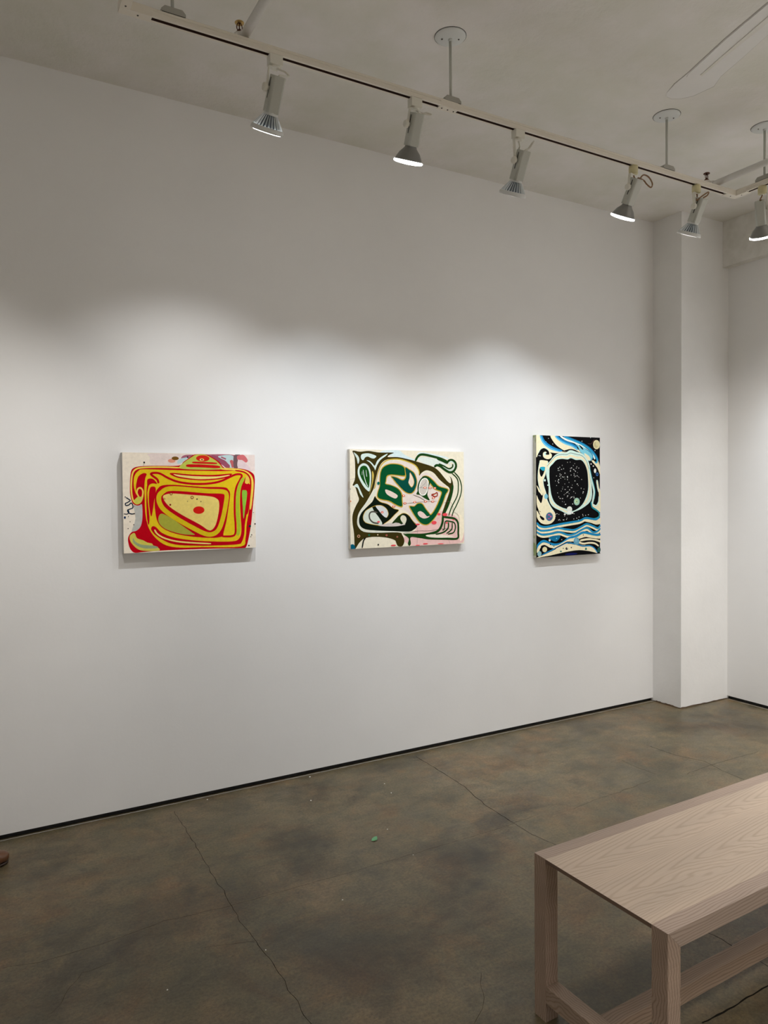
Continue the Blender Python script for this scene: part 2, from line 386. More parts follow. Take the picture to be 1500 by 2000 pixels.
conn('corner_connector', [(TX1 - .09, TX1 + .0175, TY - .0175, TY + .0175, TZ0 - .003, TZ1 + .001), (TX1 - .0175, TX1 + .0175, TY - .08, TY - .0175, TZ0 - .003, TZ1 + .001)], [(TX1 - .04, TY), (TX1, TY - .04)])
conn('corner_connector', [(TX2 - .0175, TX2 + .09, TY - .0175, TY + .0175, TZ0 - .003, TZ1 + .001), (TX2 - .0175, TX2 + .0175, TY - .08, TY - .0175, TZ0 - .003, TZ1 + .001)], [(TX2, TY - .03), (TX2 + .045, TY)])
conn('joint_connector', [(1.76, 1.85, TY - .0178, TY + .0178, TZ0 - .002, TZ1 + .0005)], [(1.775, TY), (1.805, TY), (1.835, TY)])

def stem(x, y, label, along='x', wide=.135):
    t = thing('track_support_rod', label, 'track support rod', (x, y, TZ1), 0, 'rods holding up the lighting track')
    hh = H - TZ1
    b = newbm(); lathe(b, [(.006, .014), (.006, hh - .008)], 14); link('rod', b, M['lamp_white'], t)
    b = newbm(); lathe(b, [(.012, hh - .013), (.03, hh - .0125), (.055, hh - .009), (wide / 2 - .002, hh - .004), (wide / 2, hh - .0012)], 40); lathe(b, [(wide / 2 + .0012, hh - .0012), (wide / 2 + .0014, hh)], 40, mi=1); lathe(b, [(.009, hh - .022), (.009, hh - .012)], 16)  # dark outer ring paints in the thin shadow line between plate and ceiling
    c = link('ceiling_canopy', b, [M['canopy'], M['crack']], t)  # crack material here is the painted shadow line round the plate
    for a in (2.7, -.5):
        b = newbm(); lathe(b, [(.0035, hh - .0125), (.003, hh - .0145)], 8, Matrix.Translation((.036 * math.cos(a), .036 * math.sin(a), 0))); link('screw', b, M['screw'], c)
    b = newbm(); L, W = (.042, .0185)
    pts = [(-L, 0.0005), (-L, .010), (-L * .72, .022), (L * .72, .022), (L, .010), (L, .0005)]
    a = [b.verts.new((u, -W, z)) for u, z in pts]; c2 = [b.verts.new((u, W, z)) for u, z in pts]
    b.faces.new(a); b.faces.new(list(reversed(c2)))
    for i in range(6): b.faces.new((a[i], c2[i], c2[(i + 1) % 6], a[(i + 1) % 6]))
    bmesh.ops.recalc_face_normals(b, faces=b.faces)
    if along == 'y': bmesh.ops.rotate(b, verts=b.verts, matrix=Matrix.Rotation(math.pi / 2, 3, 'Z'))
    box(b, -L * .96, L * .96, -W * .96, W * .96, -.001, .004, 1, Matrix.Rotation(math.pi / 2, 4, 'Z') if along == 'y' else None)
    link('track_clip', b, [M['clip'], M['black']], t)
    return t
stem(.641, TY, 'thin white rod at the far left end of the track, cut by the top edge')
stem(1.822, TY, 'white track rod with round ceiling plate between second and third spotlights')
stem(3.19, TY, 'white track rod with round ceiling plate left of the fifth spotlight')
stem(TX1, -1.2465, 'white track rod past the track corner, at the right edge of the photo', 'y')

# ------------------------------------------------------------------ track spotlights
def spotlight(label, ax, ay, face, d, kind, cream, cord, armside=-1, power=1.0, yawarm=None, deg=80, blend=1.0, tint=None, beam=None):
    A = V((ax, ay, TZ0)); t = thing('track_spotlight', label, 'spotlight', A, 0, 'spotlights on the lighting track')
    d = V(d).normalized(); Fc = V(face) - A
    z = -d; x = V((1, 0, 0)) if yawarm is None else V(yawarm); x = (x - z * x.dot(z)).normalized(); y = z.cross(x)
    def MX(org): return Matrix(((x.x, y.x, z.x, org.x), (x.y, y.y, z.y, org.y), (x.z, y.z, z.z, org.z), (0, 0, 0, 1)))
    mx = MX(Fc)                                     # local z points back up the lamp, 0 at the bulb face
    # adapter clipped into the track
    b = newbm(); mc = M['cream'] if cream else M['white_metal']
    if cream: lathe(b, [(.021, -.001), (.023, -.012), (.022, -.042), (.012, -.046)], 20)
    else:
        box(b, -.026, .026, -.0175, .0175, -.038, 0)
        lathe(b, [(.019, -.038), (.017, -.046), (.008, -.047)], 16)
    ad = link('track_adapter', b, mc, t, bevel=.002 if not cream else 0)
    # housing
    hl, hw, hb = .125, .0255, .066
    b = newbm(); n = 4; ring0 = []
    cs = []
    for k in range(4):
        cx, cy = ((1, 1), (-1, 1), (-1, -1), (1, -1))[k]
        for j in range(4):
            a = math.pi / 2 * k + math.pi / 2 * j / 3
            cs.append((cx * (hw - .009) + .009 * math.cos(a), cy * (hw - .009) + .009 * math.sin(a)))
    lev = [(1.0, hb), (1.0, hb + hl - .002), (.94, hb + hl)]
    rings = [[b.verts.new(mx @ V((px * s, py * s, zz))) for px, py in cs] for s, zz in lev]
    for a_, b_ in zip(rings, rings[1:]):
        for i in range(16):
            f = b.faces.new((a_[i], a_[(i + 1) % 16], b_[(i + 1) % 16], b_[i])); f.smooth = (i % 4 != 3)
    b.faces.new(list(reversed(rings[0]))); b.faces.new(rings[-1])
    ho = link('housing', b, M['lamp_white'], t)
    b = newbm(); box(b, armside * (hw + .0004) - .0004, armside * (hw + .0004) + .0004, -.0022, .0022, hb + .045, hb + hl - .01, 0, mx); link('adjustment_slot', b, M['black'], ho)
    # bulb
    b = newbm()
    if kind == 'silver':
        lathe(b, [(.0235, .070), (.025, .064), (.027, .058), (.044, .040), (.054, .022), (.0600, .010)], 48, mx, cap=False)
        bu = link('reflector_bulb', b, M['bulb_silver'], t)
        b = newbm(); lathe(b, [(.0602, .010), (.0625, .008), (.0622, .002), (.054, -.0015), (.034, -.004), (.012, -.0052), (.001, -.0054)], 48, mx, cap=False); link('lens', b, M['lens'], bu)
    else:
        N = 96
        prof = [(.024, .071), (.0275, .060), (.038, .046), (.049, .030), (.0585, .016)]
        rg = lathe(b, prof, N, mx, cap=False, rfun=lambda r, k, i: r * (1.0 if (i % 4) in (0,) else (.985 if k in (0, ) else .88)))
        for f in b.faces:
            vi = sorted((v.index for v in f.verts))
        b.faces.ensure_lookup_table()
        for fi, f in enumerate(b.faces):
            lev_, i = divmod(fi, N); f.material_index = 1 if (i % 4 in (1, 2)) and lev_ > 0 else 0; f.smooth = False
        lathe(b, [(.024, .072), (.0275, .062), (.0285, .058)], 48, mx, mi=2, cap=False)
        lathe(b, [(.0575, .017), (.0615, .014), (.0635, .006), (.0635, .0), (.0600, -.001), (.0585, .004)], 64, mx, mi=2, cap=False)
        bu = link('reflector_bulb', b, [M['bulb_glass'], M['groove'], M['rimglass']], t)
        b = newbm(); lit = kind == 'rib_lit'; lathe(b, [(.0545, .002), (.0535, -.0028), (.001, -.0045)] if lit else [(.0585, .003), (.04, -.0015), (.001, -.003)], 48, mx, cap=False); link('lens', b, M['lens'] if lit else M['lens_dim'], bu)
    # yoke arm and pivot knob on one side
    s = armside; piv = mx @ V((s * (hw + .009), 0, hb + .078))
    top = V((s * .024, 0, -.040)) if yawarm is None else x * (s * .024) + V((0, 0, -.040))
    b = newbm(); e0 = V((0, 0, -.046)); e1 = top + V((0, 0, -.003)); side = V((0, 1, 0)) if yawarm is None else V((-x.y, x.x, 0)).normalized()
    def bar(p, q, w_, th):
        dd = (q - p).normalized(); nn = dd.cross(side).normalized()
        vs = [b.verts.new(c + side * a * w_ + nn * bb * th) for c in (p, q) for a, bb in ((-1, -1), (1, -1), (1, 1), (-1, 1))]
        for q4 in ((0, 1, 2, 3), (7, 6, 5, 4), (0, 4, 5, 1), (1, 5, 6, 2), (2, 6, 7, 3), (3, 7, 4, 0)): b.faces.new([vs[i] for i in q4])
    bar(e0 - (e1 - e0) * .5, e1, .009, .0015); bar(e1 + V((0, 0, .001)), piv + (piv - e1).normalized() * .008, .0085, .0020)
    bmesh.ops.recalc_face_normals(b, faces=b.faces)
    link('yoke_arm', b, M['white_metal'], t, bevel=.0006)
    b = newbm(); ax_ = (x * s).normalized(); zq = Matrix(((side.x, (ax_.cross(side)).x, ax_.x, piv.x), (side.y, (ax_.cross(side)).y, ax_.y, piv.y), (side.z, (ax_.cross(side)).z, ax_.z, piv.z), (0, 0, 0, 1)))
    lathe(b, [(.007, -.010), (.007, -.002), (.0155, 0), (.016, .009), (.012, .015)], 18, zq); bmesh.ops.recalc_face_normals(b, faces=b.faces)
    link('pivot_knob', b, M['white_metal'], t)
    # cord from the adapter to the top of the housing
    tp = mx @ V((.004, -.004, hb + hl)); pts = [V((.002, 0, -.044))] + [V(p) for p in cord] + [tp + z * .004, tp - z * .004]
    b = newbm(); tube(b, [V(p) for p in catmull([tuple(p) for p in pts], False, 6)], .0036, 8); link('power_cord', b, M['cord_b'] if cream else M['cord_w'], t, smooth=True)
    # the light it gives
    L = bpy.data.lights.new('bulb_light', 'SPOT'); L.energy = LAMP_W * power; L.spot_size = math.radians(deg); L.spot_blend = blend; L.shadow_soft_size = .02; L.color = tint or NEUTRAL
    lo = bpy.data.objects.new('bulb_light', L); COL.objects.link(lo); lo.parent = t
    ld = (V(beam) if beam else d + V((0, 0, -.20 if kind[:3] == 'rib' else .0))).normalized(); lo.matrix_local = Matrix.Translation(Fc + d * .022) @ ld.to_track_quat('-Z', 'Y').to_matrix().to_4x4()
    return t
spotlight('leftmost track spotlight, ribbed clear-backed bulb, aimed at the red and yellow painting', 1.0204, TY, (1.008, -1.01, 2.943), (-.05, .52, -.85), 'rib_lit', False,
          [(.015, -.012, -.052), (.034, -.02, -.060), (.042, -.03, -.078)], power=.72, deg=92, blend=1.0, tint=(.975, .98, .985))
spotlight('second track spotlight from the left, smooth silver bulb with glowing white face', 1.6403, TY, (1.641, -1.01, 2.9585), (.03, .45, -.89), 'silver', False,
          [(.02, -.012, -.056), (.055, -.02, -.060), (.066, -.02, -.056), (.045, -.012, -.051), (.028, -.01, -.062)], power=.82)
spotlight('third track spotlight from the left, ribbed bulb, white cord sticking up', 2.1936, TY, (2.2076, -1.01, 2.9313), (.02, .47, -.88), 'rib', False,
          [(.004, -.005, -.07), (.0, -.008, -.09), (.012, -.02, -.112), (.05, -.04, -.06), (.052, -.045, -.058), (.036, -.035, -.085)], power=.62, deg=88, blend=1.0, tint=(.975, .98, .985))
spotlight('fourth track spotlight from the left, silver bulb and curled brown cord', 2.9417, TY, (2.930, -1.01, 2.955), (.0, .5, -.86), 'silver', True,
          [(.004, -.004, -.06), (.012, -.02, -.078), (.032, -.035, -.052), (.066, -.04, -.058), (.080, -.05, -.090), (.070, -.05, -.112), (.044, -.045, -.098), (.03, -.04, -.082)], power=.82)
spotlight('fifth track spotlight, ribbed bulb on a yellowed adapter, hanging before the corner pier', 3.4255, TY, (3.443, -1.01, 2.9525), (.0, .44, -.89), 'rib', True,
          [(.002, -.004, -.058), (-.012, -.012, -.088), (-.004, -.03, -.075), (.03, -.042, -.050), (.042, -.045, -.046), (.036, -.04, -.062)], power=.6, deg=88, blend=1.0, tint=(.975, .98, .985))
spotlight('last track spotlight beyond the track corner, silver bulb cut by the right edge', TX1, -1.2345, (3.792, -1.210, 2.9385), (.44, .21, -.87), 'silver', True,
          [(-.006, .002, -.06), (-.02, .0, -.078), (-.030, -.006, -.10), (-.020, -.01, -.12), (-.0, -.01, -.085)], power=1.1, yawarm=(.55, -.83, 0), armside=1, deg=74, beam=(.66, -.04, -.75))

# ------------------------------------------------------------------ sprinkler pipes
def sprinkler(label, x, y, pz=3.250):
    t = thing('sprinkler_pipe', label, 'sprinkler pipe', (x, y, pz), 0, 'sprinkler branch pipes')
    b = newbm(); tube(b, [(0, -.02, 0), (0, -5.2 - y, 0)], .0168, 24); link('pipe', b, M['ceil'], t, smooth=False)
    b = newbm(); tube(b, [(0, -.046, 0), (0, -.030, 0)], .0225, 24); tube(b, [(0, -.034, 0), (0, -.012, .0), (0, -.002, .006), (0, 0, .014), (0, 0, .026)], [.0195, .0195, .020, .0195, .0195], 20); tube(b, [(0, 0, .022), (0, 0, .034)], .0205, 20)
    link('elbow_fitting', b, M['ceil'], t, smooth=True)
    b = newbm(); lathe(b, [(.009, .034), (.0125, .036), (.0125, .043), (.008, .046), (.0055, .052)], 8)
    hd = link('sprinkler_head', b, M['bronze'], t)
    b = newbm()
    for s in (-1, 1): tube(b, catmull([(s * .006, 0, .044), (s * .0105, 0, .056), (s * .009, 0, .068), (s * .003, 0, .076)], False, 5), .0019, 8)
    tube(b, [(0, 0, .05), (0, 0, .076)], .0022, 8); link('frame', b, M['bronze'], hd)
    b = newbm(); lathe(b, [(.004, .076), (.0165, .074), (.0175, .077), (.014, .0795), (.003, .081)], 24); link('deflector', b, M['brass'] if x < 2 else M['bronze'], hd)
sprinkler('pale sprinkler pipe with brass upright head at the top left, behind the track', .907, -1.003)
sprinkler('pale sprinkler pipe with dark upright head at the right, above the track corner', 3.61, -.998)

# ------------------------------------------------------------------ the three paintings
def srgb(rgb): return [((c / 255) / 12.92 if c / 255 <= .04045 else ((c / 255 + .055) / 1.055) ** 2.4) for c in rgb]
def painting(name, label, rect, depth, base, data, side, sidec):
    x0, x1, z0, z1 = rect; W_, H_ = x1 - x0, z1 - z0; yf = -depth
    o0 = V((x0 + W_ / 2, 0, z0)); me_b = newbm(); cl = me_b.loops.layers.float_color.new('paint')
    def T(p, lay): return V((x0 + p[0] / 2000, yf - .0001 - lay * .000018, z0 + p[1] / 2000)) - o0
    box(me_b, -W_ / 2, W_ / 2, yf, -.002, 0, H_, 1)
    def poly(pts, lay, c):
        vs3 = [V((p[0], p[1], 0)) for p in pts]
        try: tris = tessellate_polygon([vs3])
        except Exception: return
        vv = [me_b.verts.new(T(p, lay)) for p in pts]
        for tr in tris:
            if len(set(tr)) < 3: continue
            a, b_, c_ = (vs3[i] for i in tr); ar = (b_ - a).cross(c_ - a).z
            if abs(ar) < 1e-6: continue
            idx = tr if ar > 0 else tuple(reversed(tr))
            try: f = me_b.faces.new([vv[i] for i in idx])
            except ValueError: continue
            for lp in f.loops: lp[cl] = (*c, 1)
    mxx, mxz = W_ * 2000, H_ * 2000
    cp = lambda p: (min(max(p[0], 0), mxx), min(max(p[1], 0), mxz))
    bc = srgb(base); poly([(0, 0), (mxx, 0), (mxx, mxz), (0, mxz)], 0, bc)
    for lay, line in enumerate(data.strip().split('\n')):
        k, *nums = line.split(); nums = [int(v) for v in nums]; c = srgb(nums[:3]); wd = nums[3]; nums = nums[4:]; P = list(zip(nums[::2], nums[1::2])); lay += 1
        if k == 'E':
            (cx, cy), (a, b_) = P; poly([cp((cx + a * math.cos(q * math.pi / 10), cy + b_ * math.sin(q * math.pi / 10))) for q in range(20)], lay, c)
        elif k == 'F':
            out = []
            for p in catmull(P, True, 4):
                p = cp(p)
                if not out or (abs(p[0] - out[-1][0]) + abs(p[1] - out[-1][1])) > .4: out.append(p)
            poly(out, lay, c)
        else:
            C = catmull(P, k == 'L', 5)
            if k == 'L': C.append(C[0])
            n = len(C); L_, R_ = [], []
            for i, p in enumerate(C):
                q0 = C[max(i - 1, 0)]; q1 = C[min(i + 1, n - 1)]
                if k == 'L' and i in (0, n - 1): q0, q1 = C[-2], C[1]
                dx, dy = q1[0] - q0[0], q1[1] - q0[1]; dl = math.hypot(dx, dy) or 1
                hw_ = wd / 2 * (1 if k == 'L' else (.55 if i in (0, n - 1) else (.85 if i in (1, n - 2) else 1)))
                L_.append(cp((p[0] - dy / dl * hw_, p[1] + dx / dl * hw_))); R_.append(cp((p[0] + dy / dl * hw_, p[1] - dx / dl * hw_)))
            for i in range(n - 1):
                q = [L_[i], R_[i], R_[i + 1], L_[i + 1]]
                vv = [me_b.verts.new(T(p, lay)) for p in q]
                ar = sum(q[j][0] * q[(j + 1) % 4][1] - q[(j + 1) % 4][0] * q[j][1] for j in range(4))
                if abs(ar) < 1e-4: continue
                f = me_b.faces.new(vv if ar > 0 else list(reversed(vv)))
                for lp in f.loops: lp[cl] = (*c, 1)
    t = thing(name, label, 'painting', o0)
    cv = link('canvas', me_b, [M['paint'], side], t)
    b = newbm()                                   # wooden stretcher bars behind the canvas, against the wall
    for bx in ((-W_ / 2 + .004, W_ / 2 - .004, .004, .034), (-W_ / 2 + .004, W_ / 2 - .004, H_ - .034, H_ - .004)): box(b, bx[0], bx[1], -.0018, -.0002, bx[2], bx[3])
    for s in (-1, 1): box(b, s * (W_ / 2 - .019) - .015, s * (W_ / 2 - .019) + .015, -.0018, -.0002, .034, H_ - .034)
    link('stretcher_frame', b, M['w_rail'], t)
    return t
painting('abstract_painting', 'leftmost painting, red and yellow looping bands around a cream block', [0.6223, 1.2824, 1.2756, 1.7595], 0.045, (235, 224, 207), '''
F 228 212 206 0 267 963 680 961 1320 968 1320 801 1065 828 503 850 275 856 257 923
F 186 186 180 0 100 464 178 473 177 271 129 215 74 205 112 330
F 165 98 116 0 586 949 699 957 1128 959 1130 824 1013 828 951 887 759 943 660 921 562 914
F 184 208 210 0 947 951 1088 954 1098 831 1049 836 1013 898 941 932
S 150 78 100 48 860 943 941 907 1049 836
S 165 90 108 27 962 939 1013 918
S 190 98 100 34 1065 909 1081 869 1088 834
F 112 88 92 0 1099 959 1171 962 1149 921 1136 831 1094 831
F 206 108 112 0 1158 962 1204 963 1243 913 1225 886 1181 912 1137 911 1130 949
F 224 202 204 0 1160 911 1213 890 1277 811 1266 798 1170 835 1133 845 1139 911
F 184 210 214 0 528 899 562 919 630 930 596 900 552 870 518 868
E 224 150 125 0 465 893 37 19
E 118 82 30 0 500 918 35 18
E 40 30 20 0 622 932 8 8
F 186 0 22 0 122 459 86 483 67 559 65 654 76 777 104 820 173 837 322 843 532 847 581 885 640 926 690 959 809 962 870 936 941 892 992 832 1065 830 1191 820 1277 790 1316 739 1312 605 1289 398 1271 243 1245 109 1212 7 1157 0 854 8 554 12 313 11 172 5 99 3 58 43 40 113 44 160 74 202 119 215 157 253 176 329 176 463 150 459
F 188 194 82 0 547 845 601 891 660 931 709 958 794 960 860 930 921 892 974 832 974 815 758 808 551 817
S 236 205 85 15 144 544 129 580 139 618 165 626 185 597 180 540 161 492 127 475 97 502 82 559 78 654 90 758 122 806 191 824 369 830 551 825
F 206 200 84 0 100 502 123 530 144 547 165 540 182 559 178 506 146 471 115 475
S 226 204 100 16 974 821 1065 818
F 226 194 30 0 144 540 117 578 101 654 109 740 147 791 209 807 561 800 961 795 1159 801 1247 763 1281 698 1280 584 1254 409 1224 255 1208 100 1157 17 753 28 535 33 399 62 305 130 240 226 209 347 200 501 198 587 180 630 152 626 133 588
S 236 205 85 21 961 819 1107 814 1212 794 1274 747 1294 677 1285 553 1265 399
S 186 0 22 16 1107 804 1202 787 1253 749 1272 687 1265 574 1243 409 1224 348
F 186 0 22 0 223 762 192 769 146 738 126 673 121 616 126 559 137 538 131 588 145 620 165 631 185 620 196 578 202 463 200 635 210 721
S 236 205 85 14 144 544 129 580 139 618 165 628 185 597 180 540
E 186 0 22 0 157 585 16 22
F 186 0 22 0 231 710 274 717 307 691 318 666 292 670 264 666 241 645 225 578 226 654
F 186 0 22 0 222 635 216 501 219 347 229 272 241 289 242 366 233 462 227 559 228 626
F 186 0 22 0 277 640 303 633 307 587 290 500 272 385 258 350 246 414 240 501 244 587 256 630
S 186 0 22 21 335 671 322 710 276 747 265 765 293 773 349 767 425 725 521 687 658 667 808 667 940 688 1044 732 1107 760 1159 764 1178 748 1157 705 1119 631 1101 534 1097 370 1104 247 1100 155 1062 128 958 129
F 186 0 22 0 443 767 483 774 658 759 859 756 1013 767 1072 770 1054 745 981 719 808 701 678 705 541 722 473 745
F 236 216 122 0 481 762 560 753 708 742 910 741 1039 757 1033 746 909 721 738 713 619 724 521 741
F 186 0 22 0 324 616 367 650 482 657 757 636 981 632 1033 605 1051 554 1034 433 1010 291 977 169 963 129 855 118 654 138 497 172 382 222 321 292 298 404 295 520 308 587
L 214 186 26 46 357 575 424 616 559 616 807 594 970 587 1014 555 1003 453 971 312 927 201 865 156 784 163 654 231 498 325 384 412 341 481 336 539
F 229 206 116 0 376 546 423 567 500 569 657 556 837 540 908 517 935 474 928 373 897 253 857 201 815 200 734 257 557 358 441 438 389 499
E 206 32 18 0 726 402 57 38
F 168 168 62 0 331 345 350 372 383 368 460 323 556 252 654 179 676 155 555 167 420 210 354 255 328 301
F 186 0 22 0 1219 738 1229 728 1214 695 1257 665 1268 631 1250 492 1224 348 1204 245 1195 142 1167 62 1114 40 854 40 653 48 496 64 400 97 305 159 263 209 257 235 273 254 306 241 362 184 477 136 653 102 855 82 1062 74 1136 97 1165 174 1160 328 1155 492 1166 615 1193 687
S 170 188 46 37 1199 730 1152 641 1131 523 1130 349 1140 216 1125 134
F 138 188 62 0 1178 585 1201 600 1229 591 1229 533 1208 399 1190 305 1182 451
F 228 190 80 0 1225 749 1255 728 1259 685 1236 665 1212 675 1214 706
S 236 212 120 15 289 220 315 177 381 134 496 98 653 76 846 59
E 204 40 24 0 774 922 68 32
E 236 200 120 0 764 909 23 12
E 40 30 10 0 765 909 8 6
S 200 20 24 18 667 880 759 878 921 874
S 196 16 22 29 605 847 758 846 951 837
F 206 196 88 0 59 169 87 192 105 187 123 143 174 122 202 107 220 96 262 85 276 65 304 54 334 16 219 14 136 32 81 83 56 131
F 148 164 126 0 87 145 109 110 164 79 295 59 313 39 201 39 127 66 86 106
S 12 34 56 10 28 536 50 521 66 506 41 488 22 479 26 459 54 465 73 483 88 466 89 437 67 426 40 413 53 387 80 377 108 382
S 12 34 56 8 5 380 37 377 52 398 40 422
E 10 40 80 0 14 344 9 13
E 15 15 15 0 202 873 8 9
S 30 20 20 3 201 866 193 840
E 60 45 40 0 42 237 5 5
E 60 45 40 0 95 273 5 5
E 60 45 40 0 46 353 4 4
E 60 45 40 0 1314 247 9 8
E 60 45 40 0 1275 134 6 6
E 60 45 40 0 1266 114 5 5
E 60 45 40 0 1297 367 4 4
E 60 45 40 0 1244 24 8 7
E 60 45 40 0 709 513 7 7
E 60 45 40 0 749 488 5 5
E 60 45 40 0 614 492 4 4
E 60 45 40 0 103 380 5 5
E 60 45 40 0 21 541 5 6
E 60 45 40 0 61 303 4 4
E 60 45 40 0 104 453 4 4
E 16 60 50 0 1257 225 13 12
E 120 20 15 0 444 460 9 9
E 130 60 30 0 660 530 16 16
E 225 200 115 0 660 530 9 9
E 140 30 20 0 454 567 13 14
E 225 200 115 0 454 567 7 7
E 140 90 40 0 387 519 9 9
E 225 200 115 0 387 519 5 5
''', M['cv_grey'], None)
